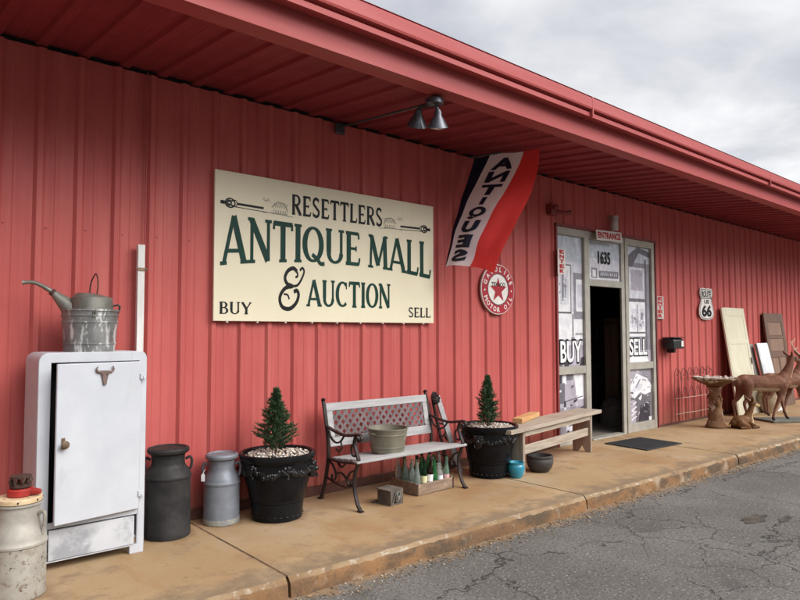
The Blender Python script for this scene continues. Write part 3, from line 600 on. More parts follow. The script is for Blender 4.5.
# fascia, gutter, roof
def runx(poly, x0, x1, g):
    g.prism(poly, lambda a, b: (x0, a, b), (x1 - x0, 0, 0))
g = G(); runx([(3.56, 3.418), (3.545, 3.418), (3.545, 3.77), (3.56, 3.77)], XL, XR, g); runx([(3.70, 3.413), (3.545, 3.409), (3.545, 3.418), (3.70, 3.424)], XL, XR, g); runx([(3.70, 3.413), (3.70, 3.47), (3.71, 3.47), (3.71, 3.413)], XL, XR, g)
bpart('fascia', g, M_FASC, smooth=False)
g = G()
runx([(3.543, 3.590), (3.465, 3.578), (3.440, 3.578), (3.440, 3.618), (3.470, 3.622), (3.470, 3.640), (3.418, 3.644), (3.412, 3.66), (3.412, 3.752), (3.424, 3.762), (3.543, 3.775)], XL, XR, g)
gut = bpart('gutter', g, M_GUTT, smooth=False)
for x in (5.4, 9.9, 15.5):
    g = G(); g.box(x, x + .02, 3.4105, 3.546, 3.5765, 3.765); g.v = [(a, b - 5.08, c) for a, b, c in g.v]; build('gutter_joint', g, M_FASC, gut, smooth=False)
g = G(); g.add([(XL, 3.43, 3.778), (XR, 3.43, 3.778), (XR, 16, 4.85), (XL, 16, 4.85)], [(0, 1, 2, 3)]); g.add([(XL, 3.43, 3.776), (XR, 3.43, 3.776), (XR, 16, 4.80), (XL, 16, 4.80)], [(3, 2, 1, 0)])
bpart('roof', g, M_FASC, smooth=False)
g = G(); g.box(XL - .02, XL, 5.0, 16, 0, 4.0); g.box(XR, XR + .02, 5.0, 16, 0, 4.0); g.box(XL, XR, 16, 16.05, 0, 4.8); bpart('end_wall', g, M_WALL, smooth=False)
# dim room behind the open door
g = G()
a, b, c, d, z1 = 6.4, 17.0, 5.16, 11.5, 2.75
g.add([(a, c, 0), (b, c, 0), (b, d, 0), (a, d, 0)], [(0, 1, 2, 3)], 1)
g.add([(a, c, z1), (b, c, z1), (b, d, z1), (a, d, z1)], [(3, 2, 1, 0)], 0)
g.add([(a, c, 0), (a, d, 0), (a, d, z1), (a, c, z1)], [(0, 1, 2, 3)], 0); g.add([(b, c, 0), (b, d, 0), (b, d, z1), (b, c, z1)], [(3, 2, 1, 0)], 0)
g.add([(a, d, 0), (b, d, 0), (b, d, z1), (a, d, z1)], [(0, 1, 2, 3)], 0)
bpart('interior_room', g, [M_ROOM, M_IFLOOR], smooth=False, fix=False)
# storefront frame
FY0, FY1 = 5.045, 5.105
g = G(); zb, zt = 0.0, 2.90
def fb(x0, x1, z0, z1, d=0.0): g.box(x0, x1, FY0 + d, FY1 - d, z0, z1)
fb(7.085, 7.105, zb, zt); fb(7.725, 7.845, zb, zt); fb(8.70, 8.79, zb, zt, .014); fb(8.791, 8.875, zb, zt, 0); fb(9.575, 9.655, zb, zt)
for x0, x1 in ((7.105, 7.725), (7.845, 8.70), (8.875, 9.575)): fb(x0, x1, 2.80, zt, .003)
for x0, x1 in ((7.105, 7.725), (8.875, 9.575)): fb(x0, x1, 0.0, 0.13, .003); fb(x0, x1, 0.93, 1.035, .003)
fb(7.845, 8.70, 2.14, 2.235, .003); g.box(7.845, 8.70, FY0 - .02, FY1 + .05, 0.0, 0.02)
SF = bpart('storefront_frame', g, M_FRAME, bevel=0.004)
def sfpart(name, g, mats, **k):
    g.v = [(x, y - 5.08, z) for x, y, z in g.v]; return build(name, g, mats, SF, **k)
g = G(); g.box(7.05, 7.083, 5.03, 5.10, 0, 2.93); g.box(9.662, 9.70, 5.03, 5.10, 0, 2.93); g.box(7.05, 9.70, 5.028, 5.10, 2.902, 2.935)
bpart('opening_trim', g, M_TRIM)
PANES = {'left_up': (7.107, 7.723, 1.037, 2.798), 'left_low': (7.107, 7.723, .132, .928), 'tr': (7.847, 8.698, 2.237, 2.798), 'right_up': (8.877, 9.573, 1.037, 2.798), 'right_low': (8.877, 9.573, .132, .928)}
for x0, x1, z0, z1 in PANES.values():
    g = G(); g.box(x0, x1, 5.09, 5.10, z0, z1); sfpart('window_pane', g, M_GLASS, smooth=False)
CK = ['pale', 'white', 'sky', 'mid', 'lav', 'dark', 'grey']; CM = [M_CL[k] for k in CK]
class Cling:
    def __init__(s, key): s.x0, s.x1, s.z0, s.z1 = PANES[key]; s.g = G(); s.k = 0
    def pt(s, u, v): return (s.x0 + (s.x1 - s.x0) * u, 5.0885 - 0.00015 * s.k, s.z0 + (s.z1 - s.z0) * v)
    def poly(s, c, pts): s.g.add([s.pt(min(max(u, 0), 1), min(max(v, 0), 1)) for u, v in pts], [tuple(range(len(pts)))], CK.index(c)); s.k += 1
    def rect(s, c, u0, u1, v0, v1, sh=0): s.poly(c, [(u0, v0), (u1, v0 + sh), (u1, v1 + sh), (u0, v1)])
    def done(s): return sfpart('window_picture', s.g, CM, smooth=False)
c = Cling('left_up'); c.rect('pale', 0, 1, 0, 1); c.rect('sky', 0, 1, .80, 1); c.rect('white', 0, 1, .2, .42); c.rect('lav', 0, 1, 0, .16)
c.rect('grey', .06, .57, .40, .78); c.rect('white', .09, .54, .415, .77); c.rect('pale', .16, .47, .47, .73); c.rect('mid', .22, .30, .50, .70); c.rect('grey', .34, .37, .52, .66); c.rect('mid', .24, .40, .60, .62)
c.rect('mid', .66, 1, .36, .72); c.rect('white', .75, 1, .42, .67); c.rect('pale', .80, 1, .45, .63)
for q in range(18):
    u, v = random.uniform(.1, .42), random.uniform(.45, .72); c.rect(random.choice(('pale', 'mid', 'lav', 'white')), u, u + random.uniform(.02, .08), v, v + random.uniform(.005, .02), random.uniform(-.01, .02))
c.rect('grey', .60, .63, .06, .40); c.rect('mid', .55, .68, .16, .22); c.rect('mid', 0, 1, .19, .20); c.rect('mid', .70, 1, .24, .25)
c.poly('dark', [(.28, 0), (.44, 0), (.44, .05), (.36, .08), (.28, .05)]); c.poly('dark', [(.86, .0), (1, 0), (1, .07), (.9, .06)]); c.rect('grey', 0, .2, 0, .02)
c.done()
c = Cling('left_low'); c.rect('lav', 0, 1, 0, 1); c.rect('mid', 0, 1, 0, .45); c.rect('white', .70, 1, .60, 1); c.poly('white', [(.62, 1), (.72, .62), (.80, .56), (1, .56), (1, 1)])
c.rect('dark', 0, .18, .70, 1); c.rect('white', .22, .34, .84, 1); c.rect('grey', .34, .58, .9, 1); c.poly('grey', [(.08, .52), (.95, .60), (.95, .62), (.08, .54)]); c.poly('dark', [(.1, .3), (1, .42), (1, .44), (.1, .32)])
c.rect('dark', 0, .1, .0, .62); c.rect('grey', .1, .28, .52, .86); c.rect('pale', .32, .62, .05, .24); c.rect('dark', .24, .32, .46, .56); c.poly('grey', [(.4, .12), (.7, .16), (.7, .18), (.4, .14)]); c.rect('dark', .7, .8, 0, .2)
for q in range(22):
    u, v = random.uniform(0, .9), random.uniform(0, .85); c.rect(random.choice(('grey', 'mid', 'lav', 'pale', 'dark')), u, u + random.uniform(.03, .16), v, v + random.uniform(.01, .05), random.uniform(-.02, .04))
c.done()
c = Cling('tr'); c.rect('pale', 0, 1, 0, 1); c.rect('sky', 0, 1, .55, 1); c.rect('white', 0, 1, .02, .16); c.rect('mid', .12, .30, .04, .30); c.rect('white', .16, .26, .07, .25)
c.rect('mid', .34, .96, .05, .24, .02); c.rect('grey', .36, .94, .08, .20, .02); 
for q in range(9): c.rect('pale', .40 + q * .06, .43 + q * .06, .11, .19, .02)
c.done()
c = Cling('right_up'); c.rect('mid', 0, 1, 0, 1); c.rect('sky', .0, 1, .86, 1); c.poly('grey', [(0, .86), (.2, .8), (.55, .95), (1, .92), (1, .97), (.5, 1), (0, .90)])
c.rect('pale', .12, .80, .55, .82); c.rect('lav', .2, .7, .62, .8); c.rect('white', .1, .85, .22, .52); c.rect('pale', .2, .75, .3, .46); c.rect('grey', .78, .86, 0, .9); c.rect('grey', 0, .08, 0, .86)
c.rect('grey', 0, .86, .52, .545); c.rect('grey', 0, .86, .245, .26); c.rect('mid', .42, .46, .26, .5); c.rect('lav', 0, 1, 0, .10); c.poly('white', [(.05, .02), (.3, .1), (.5, .04), (.7, .12), (.9, .0), (.1, 0)])
for q in range(16): c.rect(random.choice(('white', 'pale', 'mid', 'lav')), *(lambda u, w: (u, u + w))(random.uniform(.1, .65), random.uniform(.05, .12)), *(lambda v, h: (v, v + h))(random.uniform(.26, .42), random.uniform(.02, .05)))
c.done()
c = Cling('right_low'); c.rect('lav', 0, 1, 0, 1); c.rect('mid', .5, 1, 0, 1); c.poly('grey', [(.05, 0), (.95, 0), (.95, .55), (.05, .5)])
c.poly('white', [(.0, .62), (.2, .78), (.35, .92), (.6, .86), (.85, .8), (1, .66), (.95, .54), (.7, .5), (.5, .56), (.3, .46), (0, .5)]); c.poly('pale', [(.1, .6), (.4, .74), (.6, .7), (.5, .6), (.3, .56)]); c.poly('mid', [(.3, .66), (.5, .82), (.53, .8), (.34, .64)])
c.poly('white', [(.42, .44), (.58, .52), (.55, .44), (.5, .40)]); c.rect('lav', .1, .3, 0, .42); c.poly('dark', [(.4, .0), (.9, 0), (.9, .36), (.5, .30)]); 
for q in range(4): c.poly('white', [(.12, .04 + q * .09), (.34, .10 + q * .09), (.34, .125 + q * .09), (.12, .065 + q * .09)])
c.rect('grey', .34, .40, 0, .42); c.rect('white', .86, .98, .0, .07)
for q in range(26):
    u, v = random.uniform(0, .9), random.uniform(.05, .95); c.rect(random.choice(('grey', 'mid', 'lav', 'pale', 'white')), u, u + random.uniform(.03, .14), v, v + random.uniform(.01, .04), random.uniform(-.03, .05))
c.done()
# lettering on the glass
def plane_text(gr, s, x0, x1, z0, z1, y, mi=0, bold=0.0, ital=0.0): put_text(gr, s, lambda u, v: (x0 + (x1 - x0) * u + ital * (v - .5), y, z0 + (z1 - z0) * v), mi, bold)
g = G(); plane_text(g, 'BUY', 7.16, 7.70, 1.06, 1.40, 5.0795, 0, .055); plane_text(g, 'BUY', 7.185, 7.675, 1.085, 1.375, 5.0785, 1, .02); sfpart('window_lettering', g, [M_INKK, M_INKW], smooth=False)
g = G(); plane_text(g, 'SELL', 8.90, 9.47, 1.12, 1.41, 5.0795, 0, .055); plane_text(g, 'SELL', 8.925, 9.445, 1.14, 1.39, 5.0785, 1, .02); sfpart('window_lettering', g, [M_INKK, M_INKW], smooth=False)
g = G(); plane_text(g, '1635', 8.12, 8.44, 2.47, 2.655, 5.0790, 0, .03); sfpart('street_number', g, M_INKK, smooth=False)
# door leaf folded inwards against the right jamb
g = G(); DX = 7.905
for y0, y1, z0, z1 in ((5.165, 5.245, .02, 2.13), (5.93, 6.01, .02, 2.13), (5.245, 5.93, 2.04, 2.13), (5.245, 5.93, .02, .22)): g.box(DX - .045, DX, y0, y1, z0, z1)
DL = sfpart('entrance_door', g, M_BRONZE, bevel=.003)
g = G(); g.box(DX - .026, DX - .018, 5.245 - 5.08, 5.93 - 5.08, .22, 2.04); build('door_glass', g, M_GLASS, DL, smooth=False)
# the few things one makes out in the dark shop
t = thing('wardrobe', 'tall narrow brown wardrobe standing in the dark shop beyond the open door', 'wardrobe', (10.2, 5.99, 0), -1.57); t.scale = (.3, 1, .88)
g = G(); g.box(-.45, .45, -.25, .25, .06, 1.9); g.box(-.49, .49, -.28, .27, 1.9, 1.97); g.box(-.47, .47, -.27, .26, 0, .06); build('carcass', g, M_DOORB, t, bevel=.01)
for s in (-1, 1):
    g = G(); g.box(-.20, .20, -.275, -.252, .12, 1.84); d_ = build('wardrobe_door', g, M_DOORP, t, loc=(s * .215, 0, 0), bevel=.006)
t = thing('cloth_bundle', 'dark rounded cloth bundle on the floor just inside the doorway', 'bundle', (9.55, 5.74, 0)); t.scale = (.75, .75, .55)
g = G(); g.lathe([(.30, 0), (.29, .3), (.27, .5), (.20, .70), (.08, .80), (.01, .81)], n=20); build('cloth', g, M_LATT, t)

t = thing('display_case', 'dim wooden display case with pale objects deep in the shop', 'display case', (11.6, 7.9, 0), -.9)
g = G(); g.box(-.7, .7, -.2, .2, 0, .85); g.box(-.7, -.66, -.2, .2, .86, 1.7); g.box(.66, .7, -.2, .2, .86, 1.7); g.box(-.7, .7, .16, .2, .86, 1.7); g.box(-.7, .7, -.2, .2, 1.7, 1.75); g.box(-.655, .655, -.19, .155, 1.25, 1.27); build('case', g, M_DOORB, t, bevel=.006)
for q, (u_, z_) in enumerate(((-.45, .86), (-.1, .86), (.3, .86), (-.3, 1.275), (.2, 1.275), (.5, 1.275))):
    g = G(); g.lathe([(.05, 0), (.08, .06), (.09, .14), (.04, .22), (.05, .27)], n=16); o = build('china_vase', g, (M_PANW, M_DOORC, M_GALV)[q % 3], None, loc=(11.6 + u_ * cos(-.9), 7.9 + u_ * sin(-.9), z_)); tag(o, ('white', 'cream', 'grey')[q % 3] + ' vase ' + ('standing on the lower shelf' if q < 3 else 'standing on the upper shelf') + ' of the dim display case', 'vase', 'vases in the display case')

# ------------------------------------------------------------------ main shop sign
t = thing('shop_sign', 'large cream board with green serif lettering RESETTLERS ANTIQUE MALL & AUCTION', 'sign', (0, 5.03, 0))
sc_ = 5.02 / 5.08
SX0, SX1 = 2.324 * sc_, 4.865 * sc_; SZ0 = 1.5 + (1.594 - 1.5) * sc_; SZ1 = 1.5 + (2.876 - 1.5) * sc_; SW, SH = SX1 - SX0, SZ1 - SZ0
g = G(); g.box(SX0, SX1, -.012, .014, SZ0, SZ1); build('board', g, M_CREAM, t, bevel=.003)
def sp(x, y, o=0): return (SX0 + x * sc_, -.0135 - o, SZ1 - y * SH)     # x metres from the left edge, y fraction down
def con(c): return lambda X: c
g = G(); stroke_word(g, 'RESETTLERS', .745, 1.817, con(.232), con(.088), lambda X, Y, o: sp(X, Y, o), 0, gap=.10, wt=1.55); build('lettering_name', g, M_INKK, t, smooth=False)
bt = lambda X: .560 + .068 * ((X - 1.30) / 1.22) ** 2 * (1 if X < 1.3 else .95)
tp = lambda X: .305 + 0.012 * ((X - 1.3) / 1.2)
g = G(); stroke_word(g, 'ANTIQUE', .062, 1.535, bt, tp, lambda X, Y, o: sp(X, Y, o), gap=.035, wt=1.4); stroke_word(g, 'MALL', 1.63, 2.497, bt, tp, lambda X, Y, o: sp(X, Y, o), gap=.03, wt=1.4)
stroke_word(g, 'AUCTION', .915, 1.925, con(.885), con(.692), lambda X, Y, o: sp(X, Y, o), gap=.06, wt=1.5); build('lettering_trade', g, M_INKG, t, smooth=False)
g = G(); stroke_word(g, '&', .612, .885, con(.915), con(.610), lambda X, Y, o: sp(X, Y, o), wt=1.15); build('ampersand', g, M_INKK, t, smooth=False); g = G()
stroke_word(g, 'BUY', .050, .347, con(.953), con(.873), lambda X, Y, o: sp(X, Y, o), gap=.08, wt=1.4); build('lettering_buy', g, M_INKK, t, smooth=False); g = G(); stroke_word(g, 'SELL', 2.172, 2.494, con(.953), con(.872), lambda X, Y, o: sp(X, Y, o), gap=.08, wt=1.4)
build('lettering_sell', g, M_INKK, t, smooth=False)
g = G()     # tasselled rods and little engraved cottages at both ends
def ornament(flip):
    f = (lambda X: X) if not flip else (lambda X: 2.541 - X)
    yy = .212 if not flip else .206
    def P(X, Y, o=.0001): return sp(f(X), Y, o)
    def rib(pts, w, mi, o):
        vs = []
        for i, (a, b) in enumerate(pts):
            q = pts[min(i + 1, len(pts) - 1)]; p_ = pts[max(i - 1, 0)]; l = hypot((q[0] - p_[0]), (q[1] - p_[1]) * SH) or 1
            nx, ny = -(q[1] - p_[1]) * SH / l, (q[0] - p_[0]) / l
            for s in (1, -1): vs.append(P(a + nx * w * s / 2, b + ny * w * s / 2 / SH, o))
        g.add(vs, [(2 * i, 2 * i + 1, 2 * i + 3, 2 * i + 2) for i in range(len(pts) - 1)], mi)
    E_ = .50 if not flip else .52
    rib([(.20, yy), (E_ - .04, yy + .005)], .020, 0, .0001); rib([(.18, yy + .022), (E_ + .18, yy + .035)], .006, 0, .0002); rib([(.05, yy), (.09, yy)], .03, 0, .0002)
    rib([(.14 + .045 * cos(radians(a)), yy + .030 * sin(radians(a))) for a in range(0, 361, 20)], .012, 0, .0003)
    rib([(.13 + .02 * cos(radians(a)), yy + .018 * sin(radians(a))) for a in range(0, 361, 30)], .012, 0, .0004); rib([(.165 + .02 * cos(radians(a)), yy + .02 * sin(radians(a))) for a in range(0, 361, 30)], .010, 0, .0005)
    rib([(.09, yy), (.19, yy - .022), (.21, yy)], .010, 0, .0006); rib([(.09, yy), (.19, yy + .022), (.21, yy)], .010, 0, .0007)
    # cottage
    c0 = .60 if not flip else .60
    rib([(c0 - .06, yy - .010), (c0, yy - .052), (c0 + .07, yy - .045), (c0 + .10, yy)], .012, 1, .0003); rib([(c0 - .04, yy), (c0 - .04, yy + .03), (c0 + .10, yy + .03), (c0 + .10, yy)], .008, 1, .0004)
    for q in range(7): rib([(c0 - .05 + q * .022, yy - .012), (c0 - .03 + q * .022, yy - .045)], .007, 1, .0005)
    for q in range(5): rib([(c0 - .02 + q * .025, yy + .028), (c0 - .02 + q * .025, yy + .006)], .010, 1, .0006)
    rib([(c0 - .15, yy + .035), (c0 - .05, yy + .028), (c0 + .16, yy + .042)], .006, 1, .0007)
    for q in range(6): rib([(c0 - .15 + q * .014, yy - .055 + .01 * (q % 2)), (c0 - .13 + q * .012, yy - .07 + .012 * (q % 3))], .008, 1, .0003)
ornament(False); build('ornament', g, [M_INKK, M_INKGY], t, smooth=False)
g = G(); ornament(True); build('ornament', g, [M_INKK, M_INKGY], t, smooth=False)
for q in range(9): g = G(); g.box(SX0 + .12 + q * .28, SX0 + .135 + q * .28, -.008, .02, SZ0 - .012, SZ0 - .001); build('bottom_clip', g, M_PLATE, t)

# ------------------------------------------------------------------ spotlight fixture
t = thing('floodlight', 'black two headed spotlight on a long arm from wall above cream sign', 'spotlight', (3.574, 5.05, 3.466))
g = G(); g.box(-.05, .05, -.035, .0, -.05, .05); build('wall_plate', g, M_LAMP, t, bevel=.006)
g = G(); g.tube([(0, -.03, 0), (0, -.08, .012), (0, -1.28, -.095)], .011, 8); build('arm', g, M_LAMP, t)
g = G(); g.lathe([(.06, -.03), (.075, -.02), (.075, .02), (.05, .035)], (0, -1.34, -.10), 16); build('junction_box', g, M_LAMP, t)
def head(p0, d):
    d = Vector(d).normalized(); q = d.to_track_quat('Z', 'Y').to_matrix().to_4x4(); Mx = Matrix.Translation(p0) @ q
    g = G(); g.tube([(0, -1.34, -.115), Vector(p0) - Vector((0, 0, -.02)), p0], .013, 8)
    g.lathe([(.020, -.02), (.03, 0), (.034, .03), (.052, .055), (.080, .11), (.088, .125), (.082, .125), (.05, .08)], n=20, mat=Mx, capt=False)
    h = build('lamp_head', g, M_LAMP, t)
    g = G(); g.lathe([(.004, .140), (.045, .134), (.081, .119)], n=20, mat=Mx, capb=False, capt=False); build('lamp_lens', g, M_LENS, h)
head((-.02, -1.17, -.135), (.22, .42, -.80)); head((.02, -1.36, -.185), (.18, .22, -.92))

# ------------------------------------------------------------------ ANTIQUES flag
LE = [(5.44, 5.0, 3.50), (5.25, 5.0, 3.10), (5.10, 4.98, 2.74), (5.0, 4.97, 2.40), (4.955, 4.95, 2.20)]
RE = [(5.70, 4.25, 3.52), (5.665, 4.25, 3.33), (5.555, 4.25, 3.08), (5.345, 4.25, 2.78), (5.115, 4.25, 2.46), (4.97, 4.26, 2.18), (4.94, 4.27, 2.09)]
def resample(E_):
    P = spline(E_, 10); d = [0]
    for a, b in zip(P[:-1], P[1:]): d.append(d[-1] + (b - a).length)
    def f(t):
        s = t * d[-1]
        for i in range(len(P) - 1):
            if s <= d[i + 1] or i == len(P) - 2:
                k = (s - d[i]) / max(d[i + 1] - d[i], 1e-6); return P[i].lerp(P[i + 1], min(k, 1))
    return f
fl, fr = resample(LE), resample(RE)
def flagp(u, v, o=0.0):      # u from the wall side outwards, v from the top down
    p = fl(v).lerp(fr(v), u)
    w = 0.034 * sin(u * 5.5 + v * 4.0) * (0.3 + v) + 0.016 * sin(u * 11 + v * 6 + 1) + 0.010 * sin(u * 4 - v * 21) * v + 0.006 * sin(u * 23 + v * 3)
    p = p + Vector((w - 0.05 * sin(pi * u) * v, 0, 0.02 * sin(pi * u) * v))
    if v > .9: p += Vector((-.10 * ((v - .9) / .1) ** 2 * sin(pi * min(1, u * 1.6)) * .5, 0, .02 * (v - .9) / .1 * sin(pi * u)))
    nrm = Vector((-1, -0.25, 0.35)).normalized(); return p + nrm * o
t = thing('antiques_flag', 'navy, white and red vertical flag lettered ANTIQUES hanging under the eave', 'flag', (5.4, 5.0, 3.5))
T0 = Vector((5.4, 5.0, 3.5)); nv = 48; g = G()
def fb1(v): return .20 * (1 - v) ** 1.4 + .055
def fb2(v): return .78 - .24 * v
SEG = [(0, k / 6) for k in range(6)] + [(1, k / 13) for k in range(13)] + [(2, k / 12) for k in range(13)]
nu = len(SEG) - 1
def fu(sg, k, v): a, b = ((0, fb1(v)), (fb1(v), fb2(v)), (fb2(v), 1.0))[sg]; return a + (b - a) * k
g.v = [tuple(flagp(fu(sg, k, j / nv), j / nv) - T0) for j in range(nv + 1) for sg, k in SEG]
for j in range(nv):
    for i in range(nu):
        a = j * (nu + 1) + i; g.f.append((a, a + 1, a + nu + 2, a + nu + 1)); g.m.append(SEG[i][0])
build('cloth', g, [M_NAVY, M_FWHT, M_FRED], t, angle=80)
g = G(); tops = [.045, .160, .280, .400, .490, .615, .740, .860]; hts = [.100, .100, .100, .070, .110, .105, .105, .105]
for ch, v0, hh in zip('ANTIQUES', tops, hts):
    ua, ub = .20, .80
    if ch == 'I':
        ua, ub = .42, .58
    put_text(g, ch, lambda x, y, v0=v0, hh=hh, ua=ua, ub=ub: tuple(flagp(fu(1, ub - (ub - ua) * x, v0 + hh * (1 - y)), v0 + hh * (1 - y), .006) - T0), 0, .05, 2)
    put_text(g, ch, lambda x, y, v0=v0, hh=hh, ua=ua, ub=ub: tuple(flagp(fu(1, ub - (ub - ua) * x, v0 + hh * (1 - y)), v0 + hh * (1 - y), -.006) - T0), 0, .05, 2)
build('lettering', g, M_FINK, t, smooth=False)
g = G(); g.tube([Vector((5.42, 5.05, 3.515)) - T0, Vector((5.72, 4.20, 3.475 + .045)) - T0], .011, 8); build('pole', g, M_LAMP, t)

# ------------------------------------------------------------------ wall signs
# round enamel gasoline sign
c0 = Vector(atw(5.938, 2.008, 5.03)); R0 = .300
t = thing('round_gas_sign', 'round red and white enamel gasoline and motor oil sign with red star', 'sign', c0)
g = G(); RX = Matrix.Rotation(pi / 2, 4, 'X'); g.lathe([(R0, -.02), (R0, .0), (R0 - .004, .004)], n=48, mat=RX); build('disc', g, M_TEXW, t)
g = G()
def disc(r0, r1, y, mi):
    n = 48
    if r0 == 0: g.add([(r1 * cos(2 * pi * i / n), y, r1 * sin(2 * pi * i / n)) for i in range(n)], [tuple(range(n))], mi)
    else: g.add([(r * cos(2 * pi * i / n), y, r * sin(2 * pi * i / n)) for r in (r0, r1) for i in range(n)], [(i, (i + 1) % n, n + (i + 1) % n, n + i) for i in range(n)], mi)
disc(.190, R0 - .010, -.0055, 0); disc(.180, .188, -.0056, 2)
g.add([((.155 if i % 2 == 0 else .060) * cos(radians(90 + 36 * i)), -.0062, (.155 if i % 2 == 0 else .060) * sin(radians(90 + 36 * i)) - .01) for i in range(10)] + [(0, -.0062, -.01)], [(i, (i + 1) % 10, 10) for i in range(10)], 0)
plane_text(g, 'TEXACO', -.125, .125, .035, .085, -.0066, 2, .02)
def ring(word, a0, a1, flip):
    n = len(word)
    for i, ch in enumerate(word):
        if ch == ' ': continue
        a = radians(a0 + (a1 - a0) * i / (n - 1)); V, F, asp = text2d(ch, .03); hh = .058; w = min(hh * asp, .055)
        def f3(u, v):
            if not flip: r = .212 + hh * v; tt = a - (u - .5) * w / .24
            else: r = .212 + hh * (1 - v); tt = a + (u - .5) * w / .24
            return (r * cos(tt), -.0062, r * sin(tt))
        put_text(g, ch, f3, 1, .03)
ring('GASOLINE', 160, 20, False); ring('MOTOR OIL', 206, 334, True)
for s in (183, -3): g.add([(.24 * cos(radians(s)) + .012 * cos(i), -.0062, .24 * sin(radians(s)) + .012 * sin(i)) for i in (0, 1, 2, 3, 4, 5)], [tuple(range(6))], 1)
build('enamel_marks', g, [M_TEXR, M_TEXW, M_INKK], t, smooth=False)
# ROUTE 66 shield
c0 = Vector(atw(11.553, 1.99, 5.03)); t = thing('route_shield', 'white highway shield sign reading ROUTE US 66 on red ribbed wall', 'sign', c0)
half = [(0, .262), (.06, .272), (.12, .275), (.17, .255), (.205, .275), (.235, .235), (.245, .17), (.225, .12), (.20, .09), (.215, .03), (.265, -.06), (.285, -.13), (.275, -.20), (.22, -.255), (.12, -.275), (0, -.282)]
poly = half + [(-a, b) for a, b in reversed(half[1:-1])]
g = G(); g.prism(poly, lambda a, b: (a, 0, b), (0, .012, 0)); build('plate', g, M_PLATE, t)
g = G()
def ribbon(pts, w, y, mi=0):
    vs = []
    n = len(pts)
    for i in range(n):
        a = pts[(i - 1) % n]; b = pts[(i + 1) % n]; l = hypot(b[0] - a[0], b[1] - a[1]) or 1
        nx, nz = -(b[1] - a[1]) / l, (b[0] - a[0]) / l
        for s in (0, 1): vs.append((pts[i][0] + nx * w * s, y, pts[i][1] + nz * w * s))
    g.add(vs, [(2 * i, 2 * i + 1, (2 * i + 3) % (2 * n), (2 * i + 2) % (2 * n)) for i in range(n)], mi)
ribbon([(a * .93, b * .94 - .004) for a, b in poly], -.010, -.003)
g.add([(-.19, -.0034, .085), (.19, -.0034, .085), (.19, -.0034, .098), (-.19, -.0034, .098)], [(0, 1, 2, 3)])
plane_text(g, 'ROUTE', -.180, .180, .110, .222, -.0036, 0, .02); plane_text(g, 'US', -.09, .09, .0, .068, -.0036, 0, .03); plane_text(g, '66', -.19, .19, -.23, -.025, -.0036, 0, .04)
build('shield_marks', g, M_INKK, t, smooth=False)
# vertical ENTER signs
def enter(cx_, y, z0, z1, w, mats, label, rot=0):
    t = thing('enter_sign', label, 'sign', (cx_, y, z0), rot, 'ENTER signs by the entrance')
    g = G(); g.box(-w / 2, w / 2, 0, .008, 0, z1 - z0); build('plate', g, mats, t, bevel=.002)
    g = G(); st = (z1 - z0) / 5.25
    for i, ch in enumerate('ENTER'):
        zt = (z1 - z0) - st * .16 - st * i; plane_text(g, ch, -w * .30, w * .30, zt - st * .82, zt, -.002, 0, .055)
    build('lettering', g, M_INKR, t, smooth=False)
enter(7.105, 4.985, 2.25, 2.585, .17, M_PLATE, 'pinkish vertical ENTER sign at top left of the door frame', 0)
enter(9.80, 5.036, 1.70, 2.06, .235, M_PLATEG, 'grey vertical ENTER sign on wall right of the door frame')
# ENTRANCE plate above the door
t = thing('entrance_sign', 'tilted white plate with red lettering ENTRANCE above the doorway', 'sign', (8.22, 4.955, 2.86)); t.rotation_euler = (radians(-12), radians(-2), 0)
g = G(); g.prism([(-.35, -.075), (.315, -.075), (.35, .075), (-.315, .075)], lambda a, b: (a, 0, b), (0, .008, 0)); g.box(-.2, -.18, .008, .07, -.02, .02); g.box(.18, .2, .008, .07, -.02, .02); build('plate', g, M_PLATE, t)
g = G(); plane_text(g, 'ENTRANCE', -.295, .295, -.05, .05, -.002, 0, .04, .025); build('lettering', g, M_INKR, t, smooth=False)
# jar light and painted-over box
t = thing('porch_light', 'small white jar lamp on the wall above ENTRANCE plate', 'lamp', (8.40, 4.98, 3.0))
g = G(); g.lathe([(.045, -.04), (.052, -.03), (.052, .13), (.045, .14)], n=16); build('jar', g, M_JAR, t)
g = G(); g.lathe([(.055, .14), (.058, .15), (.058, .17), (.03, .18)], n=16); g.box(-.02, .02, .03, .10, .145, .175); build('bracket', g, M_FRAME, t)
t = thing('wall_junction_box', 'red painted junction box with stub pipe left of the entrance top', 'electrical box', (6.98, 5.05, 3.10))
g = G(); g.box(-.07, .07, -.06, .03, -.07, .07); build('box', g, M_TRIM, t, bevel=.008)
g = G(); g.tube([(.03, -.04, -.02), (.12, -.12, -.05), (.20, -.16, -.04)], [.022, .03, .034], 10); g.tube([(-.02, -.06, 0), (-.02, -.11, .03)], .025, 10); build('stub_pipe', g, M_TRIM, t)
# black box on the wall
t = thing('wall_mailbox', 'black wall box with white sticker under the grey ENTER sign', 'mailbox', (10.02, 5.04, 1.31))
g = G(); g.prism([(-.19, -.085), (0, -.085), (0, .085), (-.15, .085), (-.19, .05)], lambda a, b: (-.17, a, b), (.34, 0, 0)); build('body', g, M_BLK, t, bevel=.012)
g = G(); g.box(-.18, .18, -.20, .0, .088, .10); build('lid', g, M_BLK, t, bevel=.004)
g = G(); g.box(.08, .15, -.1925, -.191, -.05, .04); build('sticker', g, M_PLATE, t)
g = G(); g.box(-.03, .03, -.12, .0, -.15, -.087); build('bracket', g, M_BLK, t, bevel=.004)

